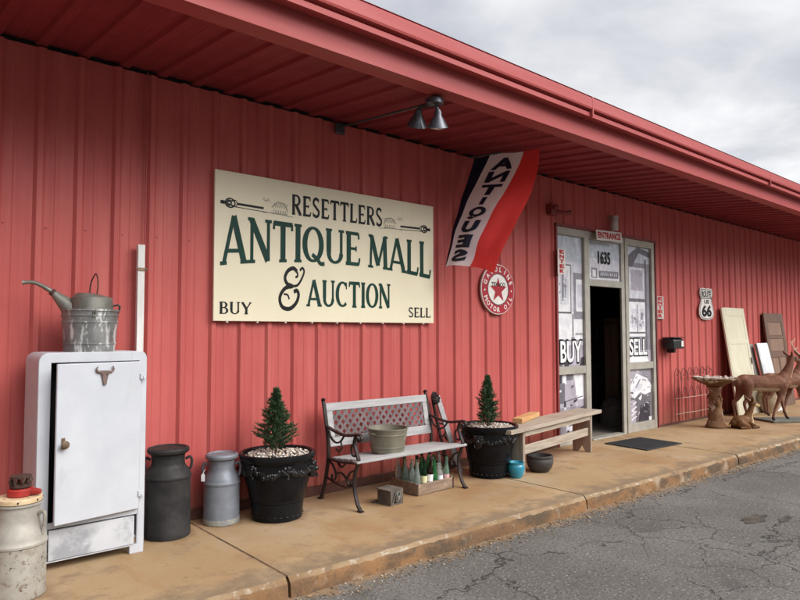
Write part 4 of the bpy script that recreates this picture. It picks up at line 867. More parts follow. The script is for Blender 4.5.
# ------------------------------------------------------------------ milk cans
def can_handle(g, a, r, z, drop=.06, out_=.05, th=.009):
    ca, sa = cos(a), sin(a)
    for_ = []
    for q, (rr, zz_) in enumerate(((r - .01, z), (r + out_ * .8, z + .005), (r + out_, z - drop * .5), (r + out_ * 1.3, z - drop))):
        for_.append((rr * ca, rr * sa, zz_))
    return for_
def milk_can(name_label, loc, rb, hb, rn, zn, ztop, mats, rot=0, lid=True, group='old milk cans'):
    t = thing('milk_can', name_label, 'milk can', loc, rot, group)
    g = G()
    prof = [(rb * .96, 0), (rb, .006), (rb, .045), (rb * .985, .05), (rb * .985, hb - .012), (rb * 1.02, hb - .006), (rb * 1.02, hb + .006), (rb * .985, hb + .012)]
    for i in range(1, 7):
        k = i / 6; prof.append((rb * .985 + (rn - rb * .985) * (1 - cos(k * pi)) / 2, hb + .012 + (zn - hb - .012) * k))
    mis = [1] * 2 + [0] * 3 + [2] * 20
    if lid: prof += [(rn, ztop - .06)]
    else: prof += [(rn, ztop - .015), (rn + .012, ztop - .01), (rn + .012, ztop)]
    g.lathe(prof, n=40, mis=mis[:len(prof) - 1], capt=True); build('body', g, mats, t)
    if lid:
        g = G(); rl = rn * 1.12; g.lathe([(rn * 1.0, ztop - .085), (rn * 1.03, ztop - .06), (rl * 1.12, ztop - .042), (rl * 1.15, ztop - .024), (rl * 1.10, ztop - .012), (rl * .95, ztop - .006), (rl * .86, ztop - .018), (rl * .4, ztop - .012), (.01, ztop - .008)], n=40); build('lid', g, mats[0], t)
    for s in (0, pi):
        g = G(); ca, sa = cos(s), sin(s); zc = zn + .005; r1 = rn + .006
        pts = [(r1, zc + .015), (rb * .93, zc + .03), (rb * 1.02, zc + .005), (rb * 1.0, zc - .04), (rb * .93, hb + .045)]
        pts3 = []
        for w in (-1, 1): pass
        sp_ = spline([(a * ca, a * sa, b) for a, b in pts], 5)
        off = Vector((-sa, ca, 0)) * .035
        g.tube(sp_, .010, 8); build('handle', g, mats[0], t)
    return t
milk_can('silver milk can with rust spots at left, wooden disc on top', (.792, 4.285, 0), .150, .30, .112, .44, .525, [M_CANR, M_CANR, M_CANR2], rot=-.72, lid=False)
milk_can('charcoal black milk can between white cabinet and grey can', (1.857, 4.80, 0), .165, .435, .118, .535, .655, [M_CANB, M_CANB, M_CANB], rot=-.5)
mc = milk_can('smaller blue grey milk can with white price tag beside black urn', (2.306, 4.845, 0), .141, .315, .100, .43, .548, [M_CANG, M_CANG2, M_CANG], rot=-.5)
g = G(); g.prism([(-.014, -.03), (.014, -.03), (.014, .02), (0, .032), (-.014, .02)], lambda a, b: (a, 0, b), (0, .002, 0)); o = build('price_tag', g, M_TAG, mc, loc=(-.135, -.10, .375), rotz=-.25)
g = G(); g.tube([(-.122, -.07, .43), (-.13, -.09, .42), (-.135, -.10, .405)], .0015, 5); build('tag_string', g, M_TAG, mc)
# disc and iron burner on the silver can
t = thing('wooden_disc', 'pale wooden disc lying on top of the silver milk can', 'board', (.792, 4.285, .528))
g = G(); g.lathe([(.116, 0), (.120, .004), (.120, .026), (.116, .03)], n=40); build('disc', g, M_PLY, t)
g = G()
for i in range(7): g.ball((.121 * cos(i * .9), .121 * sin(i * .9), .015), .006, 6)
for i in range(4): g.ball((.085 * cos(i * 1.57 + .4), .085 * sin(i * 1.57 + .4), .030), .006, 6, sc=(1, 1, .3))
build('bolt_hole', g, M_RUST, t)
t = thing('iron_burner', 'small red and rusty cast iron burner on wooden disc of silver can', 'burner', (.800, 4.29, .559))
g = G(); g.lathe([(.062, 0), (.068, .006), (.068, .036), (.060, .044), (.03, .046)], n=24); 
arm_d = Vector((cos(-.7), sin(-.7), 0)); g.tube([(0, 0, .022), arm_d * .09 + Vector((0, 0, .024)), arm_d * .115 + Vector((0, 0, .024))], [.022, .02, .014], 10); build('base', g, M_REDP, t)
g = G(); g.lathe([(.035, .044), (.055, .05), (.058, .06), (.045, .066)], n=20)
for i in range(8): a = i * pi / 4; g.tube([(.045 * cos(a), .045 * sin(a), .06), (.056 * cos(a), .056 * sin(a), .085), (.05 * cos(a + .2), .05 * sin(a + .2), .105)], .008, 6)
g.lathe([(.030, .10), (.056, .104), (.056, .114), (.030, .118)], n=20); build('crown', g, M_RUST, t)

# ------------------------------------------------------------------ white cabinet
t = thing('cabinet', 'white enamel cabinet with door ajar and bull skull ornament', 'cabinet', (.93, 4.55, 0))
CW, CD, CH = .67, .385, 1.37
def rrect(x0, x1, z0, z1, r, n=6):
    p = []
    for cx_, cz, a0 in ((x1 - r[0], z1 - r[0], 0), (x0 + r[1], z1 - r[1], 90)):
        rr = r[0] if a0 == 0 else r[1]
        p += [(cx_ + rr * cos(radians(a0 + 90 * i / n)), cz + rr * sin(radians(a0 + 90 * i / n))) for i in range(n + 1)]
    return p + [(x0, z0), (x1, z0)]
def ringp(g, outer, inner, y0, y1, mi=0):
    n = len(outer); vs = [(a, y, b) for y in (y0, y1) for P in (outer, inner) for a, b in P]
    fs = []
    for i in range(n):
        j = (i + 1) % n
        fs += [(i, j, n + j, n + i), (2 * n + i, 3 * n + i, 3 * n + j, 2 * n + j), (i, 2 * n + i, 2 * n + j, j), (n + i, n + j, 3 * n + j, 3 * n + i)]
    g.add(vs, fs, mi)
g = G(); ringp(g, rrect(0, CW, .10, CH, (.05, .06)), rrect(.015, CW - .015, .115, CH - .015, (.036, .046)), .022, CD); g.box(.012, CW - .012, CD - .012, CD - .002, .11, CH - .02); build('carcass', g, M_WHITE, t, bevel=.004)
g = G(); ringp(g, rrect(0, CW, .055, CH, (.05, .06)), rrect(.072, .620, .062, 1.305, (.004, .004)), 0, .0215); g.box(.072, .620, .001, .02, .262, .30); build('face_frame', g, M_WHITE, t, bevel=.005)
g = G(); g.box(.016, CW - .016, .30, .31, .116, CH - .03); build('inner_shade', g, M_SHADE, t)  # near-black sheet, the cabinet's inner shade put in as colour
for x0, x1, y0 in ((.002, .085 - .05, .001), (.575, .668, .001), (.002, .05, CD - .05), (.62, .668, CD - .05)):
    g = G(); g.box(x0, x1, y0, y0 + .045, 0, .0555 if y0 < .1 else .10); build('leg', g, M_WHITE, t, bevel=.003)
g = G(); g.box(.078, .602, -.006, .014, .066, .255); build('drawer_panel', g, M_WHITE2, t, bevel=.003)
dr = bpy.data.objects.new('cabinet_door', None)
g = G(); g.box(-.548, 0, -.024, -.002, .303, 1.302); dr = build('door', g, M_WHITE, t, loc=(.622, -.002, 0), rotz=radians(8.5), bevel=.006)
g = G(); g.lathe([(.010, 0), (.010, .02), (.022, .028), (.026, .036), (.018, .044), (.004, .046)], n=16, mat=Matrix.Translation((-.505, -.024, .800)) @ RX); g.box(-.515, -.495, -.03, -.024, .77, .84); build('knob', g, M_BRASS, dr)
skg = G(); sx_, sz_ = -.255, 1.215
skg.prism([(-.026, .035), (.026, .035), (.030, .022), (.020, 0), (.013, -.035), (.010, -.058), (-.010, -.058), (-.013, -.035), (-.020, 0), (-.030, .022)], lambda a, b: (sx_ + a, -.026, sz_ + b), (0, -.012, 0))
for s in (-1, 1): skg.tube(spline([(sx_ + s * .02, -.030, sz_ + .028), (sx_ + s * .045, -.034, sz_ + .028), (sx_ + s * .056, -.036, sz_ + .045), (sx_ + s * .048, -.036, sz_ + .064)], 4), [.009] * 5 + [.007] * 4 + [.005] * 3 + [.002], 8)
for s in (-1, 1): skg.ball((sx_ + s * .014, -.039, sz_ + .012), .006, 8)
build('bull_skull', skg, M_SKULL, dr, bevel=.004)
for z in (1.20, .405):
    g = G(); g.box(-.012, .030, -.034, -.024, z - .02, z + .02); g.box(.006, .022, -.040, -.034, z - .024, z + .0); build('hinge', g, M_WHITE, dr, bevel=.003)
# white post behind the cabinet
t = thing('white_post', 'narrow white post standing behind the white cabinet with two rusty brackets', 'post', (1.70, 5.01, 0))
g = G(); g.box(-.026, .026, -.02, .02, 0, 2.17); build('shaft', g, M_WPOST, t, bevel=.003)
for z in (1.98, 1.34):
    g = G(); g.box(-.04, .04, -.026, -.021, z - .012, z + .012); g.ball((.036, -.028, z), .008, 8); g.ball((-.03, -.028, z), .006, 8); build('bracket', g, M_BRASS, t)
# bucket on cabinet
def bucket(name, label, loc, rb, rt, h, mat, hoops, cat='bucket', n=40):
    t = thing(name, label, cat, loc)
    g = G(); prof = [(rb * .96, .004), (rb, 0), (rb, .012)]
    zs = sorted(hoops)
    for z in zs:
        r = rb + (rt - rb) * z / h; prof += [(r, z - .007), (r + .005, z - .004), (r + .005, z + .004), (r, z + .007)]
    prof += [(rt, h - .012), (rt + .006, h - .010), (rt + .006, h), (rt - .004, h), (rt - .006, h - .02), (rb - .006, .012), (.01, .012)]
    g.lathe(prof, n=n); build('body', g, mat, t)
    return t
B1 = Vector((1.275, 4.735, 1.37))
t = bucket('metal_bucket', 'tall galvanised bucket with white paint streaks on white cabinet top', B1, .160, .178, .285, M_GALVW, (.055, .20, .245))
g = G(); g.tube(spline([(-.02, -.178, .28), (-.02, -.192, .27), (-.02, -.19, .255)], 3), .006, 6); g.box(-.032, -.008, -.184, -.176, .235, .275); build('lug', g, M_GALV, t)
g = G(); g.tube([(.182 * cos(radians(a)), .182 * sin(radians(a)), .262 + .012 * abs(sin(radians(a * 1.5)))) for a in range(-95, 90, 8)], .0028, 6); build('bail', g, M_GALV, t)
# watering can standing in the bucket
t = thing('watering_can', 'old grey watering can with long spout resting in the galvanised bucket', 'watering can', B1 + Vector((.01, 0, .25)))
g = G()
g.lathe([(.135, -.10), (.135, .0), (.134, .04), (.130, .115), (.126, .12)], n=40, capt=False)
n = 40      # half-closed sloping top
ring_ = [(.127 * cos(2 * pi * i / n), .127 * sin(2 * pi * i / n), .12) for i in range(n)]
top_ = [(.10 * cos(2 * pi * i / n), .10 * sin(2 * pi * i / n) * .95, .148 - .03 * (cos(2 * pi * i / n - .4) * .5 + .5)) for i in range(n)]
g.add(ring_ + top_ + [(0, 0, .15)], [(i, (i + 1) % n, n + (i + 1) % n, n + i) for i in range(n)] + [(n + i, n + (i + 1) % n, 2 * n) for i in range(n)]); build('body', g, M_GALV, t)
sd = Vector((-cos(.55), sin(.55) * .55, 0)).normalized()       # the spout's heading
def sdp(a, z): return sd * a + Vector((0, 0, z))
g = G(); g.tube([sdp(.10, .02), sdp(.17, .08), sdp(.245, .155)], [.075, .048, .019], 16, flat=None); g.tube(spline([sdp(.24, .15), sdp(.30, .19), sdp(.36, .215), sdp(.42, .212)], 5), [.016] * 5 + [.013] * 5 + [.0125] * 5 + [.018], 12); build('spout', g, M_GALV, t)
g = G(); g.tube([sdp(.233, .142), sdp(.25, .158)], .024, 14); build('spout_collar', g, M_RUST, t)
g = G(); g.tube(spline([(.005, .09, .12), (.012, .085, .22), (.02, .0, .285), (.012, -.085, .22), (.005, -.09, .12)], 6), .0045, 6); build('top_handle', g, M_RUST, t)
g = G(); g.tube(spline([(.12, -.02, .06), (.17, -.03, .07), (.165, -.03, .02), (.125, -.02, -.03)], 4), .007, 8); build('back_handle', g, M_BLK, t)

# ------------------------------------------------------------------ planters
def conifer(label, loc, h, r, seed):
    random.seed(seed)
    t = thing('dwarf_conifer', label, 'conifer', loc, 0, 'dwarf conifers in black planters')
    g = G(); g.tube([(0, 0, -.03), (.004, 0, h * .4), (0, .003, h * .9)], [.014, .009, .003], 8); build('trunk', g, M_BARK, t)
    g = G()
    nb = 250
    for b in range(nb):
        z = h * (0.05 + .93 * (b / nb) ** 0.92); k = z / h
        R = r * (min(1, (k + .05) / .16) ** .6) * (1 - k) ** 0.98 * random.uniform(.52, 1.22) + .006
        a = b * 2.39996 + random.uniform(-.4, .4); rise = random.uniform(.25, .75) * R + .01
        tip = Vector((R * cos(a), R * sin(a), z + rise)); base = Vector((0, 0, z - .01)); cl = random.choice((0, 0, 1, 1, 2)); dirv = tip - base; ln = dirv.length
        ns = 14 + int(190 * ln)
        for q in range(ns):
            s = random.uniform(.25, 1.0) ; p = base.lerp(tip, s) + Vector((0, 0, .01 * sin(s * 3)))
            d = (dirv.normalized() * .8 + Vector((random.gauss(0, .6), random.gauss(0, .6), random.gauss(.25, .5)))).normalized() * random.uniform(.016, .036)
            w = d.cross(Vector((random.random(), random.random(), random.random()))).normalized() * .0026
            g.add([p - w, p + w, p + d * .7 + w * .8, p + d, p + d * .7 - w * .8], [(0, 1, 2, 3, 4)], min(2, cl + (1 if s > .85 and random.random() < .5 else 0)))
    build('foliage', g, M_NEED, t, smooth=False, fix=False)
def planter(loc, label, peblabel, rot):
    t = thing('planter_urn', label, 'planter', loc, rot, 'black garland planters')
    g = G()
    prof = [(.185, 0), (.203, .008), (.206, .03), (.214, .145), (.222, .152), (.222, .164), (.228, .172), (.244, .26), (.262, .32), (.276, .38), (.286, .43), (.282, .455), (.292, .47), (.306, .485), (.310, .505), (.306, .525), (.292, .532), (.276, .525), (.266, .49), (.02, .475)]
    g.lathe(prof, n=56); build('pot', g, M_POT, t)
    g = G(); random.seed(3)
    for s in range(6):       # swags of fruit and leaves between knots
        a0 = s * pi / 3
        for i in range(15):
            k = i / 14; a = a0 + k * pi / 3; z = .432 - .055 * sin(pi * k); r = .252 + (.286 - .252) * (z - .27) / .16 - .003
            for q in range(3):
                rr = random.uniform(.011, .021); zz_ = z + random.uniform(-.020, .016); aa = a + random.uniform(-.03, .03); g.ball((r * cos(aa), r * sin(aa), zz_), rr, 8, sc=(1, 1, random.uniform(.7, 1.3)))
        for q in range(5): g.ball(((.284) * cos(a0) + random.uniform(-.015, .015), .288 * sin(a0) + random.uniform(-.015, .015), .43 - .018 * q), .014 - .001 * q, 8)
    for i in range(26):
        a = 2 * pi * i / 26; g.ball((.206 * cos(a), .206 * sin(a), .042), .010, 6, sc=(1, 1, .5))
    build('garland', g, M_POTG, t)
    for s in (0, pi):       # lion-head grips
        g = G(); g.ball((.285, 0, .40), .055, 14, sc=(.7, 1, 1.15)); g.ball((.318, 0, .392), .022, 10); g.ball((.300, .034, .435), .020, 8); g.ball((.300, -.034, .435), .020, 8); g.ball((.285, 0, .345), .035, 10, sc=(.8, 1, .8))
        g.tube([(.318 + .010 * sin(radians(a)), .032 * cos(radians(a)), .355 + .032 * sin(radians(a)) * -1) for a in range(0, 181, 20)], .006, 6)
        Mr = Matrix.Rotation(s, 4, 'Z'); g.v = [tuple(Mr @ Vector(v)) for v in g.v]; build('lion_grip', g, M_POTG, t)
    g = G(); g.lathe([(.262, .487), (.10, .495), (.01, .495)], n=32, capb=False); build('soil', g, M_SOIL, t)
    g = G()
    for i in range(420):
        a = random.uniform(0, 2 * pi); r = .255 * sqrt(random.random()); s = random.uniform(.007, .016)
        Tm = Matrix.Translation((r * cos(a), r * sin(a), .497 + (.03 if r < .2 else .018) * random.random() ** 1.5)) @ Matrix.Rotation(random.uniform(0, 3), 4, (random.random(), random.random(), 1))
        g.ball((0, 0, 0), s, 7, random.choice((0, 0, 1, 2, 2)), (1, .8, .6), Tm)
    stuff(tag(build('pebbles', g, M_PEB, loc=loc), peblabel, 'pebbles'))
planter((2.715, 4.685, 0), 'glossy black garland planter between grey milk can and white bench', 'pale pebbles round the conifer in the planter left of bench', -.75)
conifer('bushy dwarf conifer in the planter between grey can and bench', (2.70, 4.685, .49), .535, .19, 11)
planter((5.165, 4.56, 0), 'glossy black garland planter at right end of the white bench', 'pale pebbles round the conifer in planter beside the wooden bench', .35)
conifer('slimmer dwarf conifer in the planter right of the white bench', (5.15, 4.56, .49), .535, .15, 12)

# ------------------------------------------------------------------ iron and slat bench
t = thing('park_bench', 'white slatted bench with black scrolled iron ends and lattice back', 'bench', (3.30, 4.36, 0))
BL = 1.26
def yz(x, pts): return [(x, a, b) for a, b in pts]
for x, s in ((0.0, -1), (BL, 1)):
    g = G()
    def tb(pts, r, n=6): g.tube([(x, q.y, q.z) for q in spline([(0, a, b) for a, b in pts], n)], r, 8, flat=(1.5, 1, 1))
    tb([(-.03, .008), (.015, .06), (.055, .17), (.055, .28), (.02, .37), (.0, .42), (.035, .50), (.06, .56), (.04, .612)], .0135)      # front leg
    tb([(.56, .008), (.53, .07), (.485, .20), (.455, .33), (.445, .43), (.455, .56), (.49, .72), (.53, .87)], .0135)     # rear leg and upright
    tb([(.0, .40), (.12, .385), (.26, .372), (.44, .375)], .012)
    tb([(-.02, .585), (-.045, .605), (-.02, .635), (.05, .628), (.18, .610), (.32, .622), (.47, .655)], .013)   # arm rest
    tb([(-.02, .585), (.0, .575), (.012, .592), (-.005, .603)], .009)
    tb([(.06, .56), (.10, .52), (.09, .46), (.05, .45), (.04, .48)], .008); tb([(.06, .33), (.12, .30), (.16, .24), (.14, .19), (.105, .20), (.11, .235)], .008)
    tb([(.445, .36), (.38, .33), (.33, .26), (.35, .20), (.39, .21), (.385, .245)], .008); tb([(.16, .24), (.25, .28), (.33, .26)], .008); tb([(.19, .37), (.24, .33), (.30, .36)], .007)
    tb([(.055, .20), (.2, .17), (.35, .18), (.485, .21)], .008); tb([(.20, .612), (.26, .55), (.33, .53), (.40, .56), (.44, .62)], .008); tb([(.26, .55), (.24, .50), (.28, .46), (.33, .48)], .007)
    tb([(.53, .87), (.545, .885), (.53, .895), (.515, .885)], .010)
    g.box(x - .02, x + .02, -.05, .0, 0, .012); g.box(x - .02, x + .02, .54, .59, 0, .012)
    build('side_frame', g, M_IRON, t)
for i in range(5):
    y = -.02 + i * .088; z = .412 - .007 * i + (.0 if i else -.006)
    g = G(); g.box(.012 - .04 * (i == 0), BL - .012 + .05 * (i == 0), 0, .080, -.011, .011); g.v = [tuple(Matrix.Rotation(radians(-3 if i else 6), 4, 'X') @ Vector(v)) for v in g.v]
    build('seat_slat', g, M_SLAT, t, loc=(0, y, z), bevel=.005)
# back panel, leaning
def bk(x, z, d=0): a = (z - .46) / .40; return (x, .425 + a * .085 + d, z)
def bbox(g, x0, x1, z0, z1, d0, d1, mi=0):
    v = [bk(x, z, d) for x in (x0, x1) for d in (d0, d1) for z in (z0, z1)]
    g.add(v, [(0, 1, 3, 2), (4, 6, 7, 5), (0, 4, 5, 1), (2, 3, 7, 6), (0, 2, 6, 4), (1, 5, 7, 3)], mi)
for z0, z1, x0, x1 in ((.785, .855, .012, BL - .012), (.475, .555, .012, BL - .012)):
    g = G(); bbox(g, x0, x1, z0, z1, 0, .022); build('back_rail', g, M_SLAT, t, bevel=.005)
for x0, x1 in ((.014, .075), (BL - .075, BL - .014)):
    g = G(); bbox(g, x0, x1, .556, .784, .001, .021); build('back_stile', g, M_SLAT, t, bevel=.004)
g = G(); X0, X1, Z0, Z1 = .075, BL - .075, .556, .784; hz = Z1 - Z0
def clipstrip(x0, dirn, w, d):
    # a diagonal lath clipped to the panel
    P = [(x0, Z0), (x0 + w, Z0), (x0 + w + dirn * hz * .95, Z1), (x0 + dirn * hz * .95, Z1)]
    for lim, sg in ((X0, 1), (X1, -1)):
        o = []
        for i in range(len(P)):
            a, b = P[i], P[(i + 1) % len(P)]; ia, ib = sg * (a[0] - lim) >= 0, sg * (b[0] - lim) >= 0
            if ia: o.append(a)
            if ia != ib: k = (lim - a[0]) / (b[0] - a[0]); o.append((lim, a[1] + (b[1] - a[1]) * k))
        P = o
        if len(P) < 3: return
    n = len(P); vs = [bk(x, z, d) for x, z in P] + [bk(x, z, d + .004) for x, z in P]
    g.add(vs, [tuple(range(n)), tuple(reversed(range(n, 2 * n)))] + [(i, i + n, (i + 1) % n + n, (i + 1) % n) for i in range(n)])
q = X0 - hz
while q < X1 + hz:
    clipstrip(q, 1, .036, .006); clipstrip(q, -1, .036, .0105); q += .080
build('lattice', g, M_LATT, t, smooth=False)
# tub on the bench
t = bucket('metal_tub', 'olive grey metal tub standing on the white bench seat', (3.775, 4.55, .418), .148, .180, .215, M_TUB, (.05, .16,), 'tub')
for s in (-1, 1):
    g = G(); g.tube(spline([(s * .172, -.04, .17), (s * .200, -.03, .178), (s * .200, .03, .178), (s * .172, .04, .17)], 4), .006, 6); build('handle', g, M_TUB, t)
# things leaning behind the bench's right end
t = thing('leaning_plank', 'white painted plank leaning on red wall behind right end of bench', 'plank', (4.985, 4.80, 0))
t.rotation_euler = (radians(-13), radians(-11), 0)
g = G(); g.box(-.032, .032, -.012, .012, 0.005, .85); build('board', g, M_SLAT, t, bevel=.003)
t = thing('iron_bench_end', 'black cast iron bench end with round rosette leaning beside white plank', 'iron casting', (4.87, 4.86, 0)); t.rotation_euler = (radians(-8), radians(-9), 0)
g = G()
g.tube([(0, 0, .01), (0, 0, .3), (-.01, 0, .6), (0, 0, .84)], .017, 8); g.tube(spline([(0, 0, .55), (.10, 0, .50), (.14, 0, .40), (.09, 0, .34), (.05, 0, .40)], 5), .011, 8); g.tube(spline([(0, 0, .30), (.10, 0, .26), (.12, 0, .16), (.06, 0, .14)], 5), .011, 8); g.tube(spline([(0, 0, .84), (.03, -.0, .87), (.06, 0, .85), (.05, 0, .82)], 4), .012, 8)
build('upright', g, M_IRON, t)
g = G(); g.lathe([(.055, -.012), (.058, 0), (.05, .012), (.03, .016), (.026, .026), (.005, .03)], n=20, mat=Matrix.Translation((.02, -.02, .80)) @ RX)
for i in range(8): a = i * pi / 4; g.ball((.02 + .04 * cos(a), -.036, .80 + .04 * sin(a)), .013, 8)
build('rosette', g, M_IRON, t)
# little old box under the bench
t = thing('wooden_box', 'small weathered wooden box with open front and coiled wire, under the bench', 'box', (3.60, 4.30, 0), .12)
g = G(); g.box(0, .19, 0, .012, 0, .155); g.box(0, .012, .0125, .19, 0, .155); g.box(.178, .19, .0125, .19, 0, .155); g.box(.0125, .1775, .178, .19, 0, .155); g.box(.0125, .1775, .0125, .1775, .0, .012)
build('sides', g, M_BOXW, t, bevel=.002).scale = (.84, .84, .84)
g = G(); g.box(.05, .14, -.002, .0, .02, .13); build('opening_shade', g, M_SHADE, t).scale = (.84, .84, .84)  # black sheet on the closed front, the hole's shade painted on
g = G(); g.tube([(.095 + .028 * cos(k * .55), -.006 - .002 * k * .2, .045 + k * .0016 + .028 * sin(k * .55)) for k in range(46)], .004, 6); g.tube([(.02, -.01, .03), (.06, -.012, .12), (.11, -.012, .14), (.15, -.012, .09)], .006, 6); build('wire_coil', g, M_GALV, t).scale = (.84, .84, .84)
g = G(); g.box(-.02, .21, .2, .27, 0, .012); build('loose_slat', g, M_BOXW, t, bevel=.002).scale = (.84, .84, .84); g = G(); g.box(-.03, .17, -.006, .19, .157, .166); build('lid', g, M_BOXW, t, bevel=.002).scale = (.84, .84, .84)

# ------------------------------------------------------------------ crate of bottles
CR = Vector((4.00, 4.405, 0)); cr_rot = .02
t = thing('bottle_crate', 'weathered wooden crate of old bottles under the white bench', 'crate', CR, cr_rot)
W_, D_ = .485, .36
for x0, x1, y0, y1, z0, z1 in ((0, W_, 0, .012, .004, .105), (0, W_, D_ - .012, D_, .004, .105), (0, .014, .0125, D_ - .0125, .004, .115), (W_ - .014, W_, .0125, D_ - .0125, .004, .115)):
    g = G(); g.box(x0, x1, y0, y1, z0, z1); build('side_board', g, M_CRATE, t, bevel=.003)
g = G(); g.box(.0145, W_ - .0145, .0125, D_ - .0125, .006, .016); build('bottom', g, M_CRATE, t)
g = G()
for i in range(1, 6): g.box(.0145 + i * .076 - .003, .0145 + i * .076 + .003, .0125, D_ - .0125, .0165, .075)
for j in (1, 2, 3): g.box(.0145, W_ - .0145, .0125 + j * .084 - .003, .0125 + j * .084 + .003, .0165, .076)
build('divider', g, M_CRATE, t)
g = G(); g.box(.0, .016, -.004, -.0005, .004, .108); build('corner_strap', g, M_RUST, t); g = G(); g.box(W_ - .016, W_, -.004, -.0005, .004, .108); build('corner_strap', g, M_RUST, t)
BP = {'soda': [(.026, 0), (.029, .006), (.029, .10), (.027, .125), (.016, .165), (.0125, .19), (.0125, .215), (.015, .217), (.015, .226), (.012, .228)],
      'beer': [(.027, 0), (.030, .006), (.030, .125), (.026, .150), (.0145, .18), (.0125, .225), (.0155, .228), (.0155, .238), (.012, .24)],
      'stub': [(.028, 0), (.031, .006), (.031, .10), (.028, .122), (.015, .150), (.014, .175), (.017, .178), (.017, .188), (.012, .19)]}
BOT = [  # column, row, form, glass, label colour, cap, words
 (0, 0, 'soda', 'clear', None, 0, 'clear glass bottle in front left corner of the crate'),
 (1, 0, 'beer', 'dkgreen', 'c', 1, 'dark green bottle with large cream label in the crate front row'),
 (2, 0, 'beer', 'brown', 'w', 1, 'near black brown bottle with white label in the crate front row'),
 (3, 0, 'soda', 'green', None, 0, 'short bright green bottle without label in the crate front row'),
 (4, 0, 'stub', 'clear', 'w', 0, 'stubby clear bottle with white label in the crate front row'),
 (5, 0, 'soda', 'aqua', 'p', 0, 'pale aqua bottle with pink label at front right of the crate'),
 (0, 1, 'beer', 'clear', None, 0, 'tall clear bottle at left end of the crate second row'),
 (1, 1, 'soda', 'aqua', None, 0, 'aqua bottle behind the dark green labelled one in the crate'),
 (2, 1, 'beer', 'green', None, 0, 'tall green bottle behind the brown bottle in the crate'),
 (3, 1, 'beer', 'green', 'c', 0, 'green bottle with cream label in the crate second row'),
 (4, 1, 'soda', 'clear', 'w', 0, 'clear bottle with white label in the crate second row'),
 (5, 1, 'beer', 'clear', 'p', 0, 'tall clear bottle with pink label at right of crate second row'),
 (0, 2, 'soda', 'clear', None, 0, 'clear bottle at the left end of the crate third row'),
 (2, 2, 'beer', 'dkgreen', None, 1, 'dark green bottle with black cap in the crate third row'),
 (3, 2, 'soda', 'brown', None, 0, 'brown bottle without label in the crate third row'),
 (5, 2, 'soda', 'green', None, 0, 'green bottle at the right end of the crate third row'),
 (1, 2, 'stub', 'clear', None, 0, 'stubby clear bottle in the crate third row'), (4, 2, 'beer', 'aqua', None, 0, 'tall aqua bottle in the crate third row'),
 (0, 3, 'beer', 'clear', None, 0, 'tall clear bottle at back left corner of the crate'), (1, 3, 'beer', 'green', None, 1, 'green bottle with black cap in the crate back row'),
 (3, 3, 'soda', 'clear', None, 0, 'clear bottle in the middle of the crate back row'), (4, 3, 'beer', 'brown', None, 1, 'brown bottle with black cap in the crate back row')]
LB = {'c': M_LABC, 'w': M_LABW, 'p': M_LABP}
for c_, r_, form, gl, lab, cap, words in BOT:
    p = CR + Matrix.Rotation(cr_rot, 3, 'Z') @ Vector((.0145 + .038 + c_ * .076, .0125 + .042 + r_ * .084, .017))
    t = thing('glass_bottle', words, 'bottle', p, 0, 'bottles in the wooden crate')
    t.rotation_euler = (random.uniform(-.06, .06), random.uniform(-.06, .06), 0)
    BPF = [(a * 1.08, b * 1.22) for a, b in BP[form]]; g = G(); g.lathe(BPF, n=16); build('glass', g, M_GL[gl], t)
    if lab:
        r = BPF[2][0] + .0006; zt = BPF[2][1]; g = G(); g.lathe([(r, zt - .068), (r, zt - .004)], n=16, capb=False, capt=False); build('label', g, LB[lab], t)
    if cap: g = G(); z = BPF[-1][1]; g.lathe([(.018, z - .012), (.0165, z + .002), (.013, z + .004)], n=12); build('cap', g, M_CAP, t)

# ------------------------------------------------------------------ small pots
t = thing('turquoise_pot', 'small turquoise glazed pot between black planter and wooden bench leg', 'flowerpot', (5.288, 4.30, 0))
g = G(); g.lathe([(.052, 0), (.058, .006), (.080, .06), (.086, .10), (.082, .125), (.074, .138), (.080, .150), (.082, .16), (.074, .16), (.068, .14), (.02, .12)], n=32); build('pot', g, M_BLUE, t)
t = thing('bowl_pot', 'dark grey ribbed bowl planter in front of the wooden bench', 'flowerpot', (5.715, 4.325, 0))
g = G(); g.lathe([(.085, 0), (.095, .006), (.128, .05), (.143, .10), (.143, .128), (.136, .140), (.141, .150), (.144, .172), (.138, .178), (.126, .172), (.12, .12), (.02, .10)], n=36); build('pot', g, M_BOWL, t)
g = G(); g.lathe([(.122, .125), (.02, .128)], n=24, capb=False); build('soil', g, M_SOIL, t)

# ------------------------------------------------------------------ wooden bench with timber
t = thing('plank_bench', 'weathered grey plank bench with notched board legs left of the door', 'bench', (5.39, 4.29, 0), radians(9.5))
g = G(); g.box(-.30, 1.98, -.035, .275, .462, .505); build('seat', g, M_GREYW, t, bevel=.005)
for u in (0.0, 1.70):
    g = G(); h2 = .13
    g.prism([(0, 0), (.07, 0), (.105, .06), (.12, .10), (.135, .06), (.17, 0), (.24, 0), (.24, .461), (0, .461)], lambda a, b: (u, a, b), (.045, 0, 0)); build('leg', g, M_GREYV, t, bevel=.004)
g = G(); g.box(.046, 1.699, .028, .055, .205, .30); build('stretcher', g, M_GREYW, t, bevel=.004)
g = G(); g.box(.046, 1.699, -.0, .025, .40, .4615); build('apron', g, M_GREYW, t, bevel=.004)
t = thing('timber_block', 'short yellow pine timber lying on left end of the plank bench', 'timber', (5.56, 4.50, .507), radians(21))
g = G(); g.box(0, .66, -.055, .055, 0, .055); build('beam', g, M_PINE, t, bevel=.006)
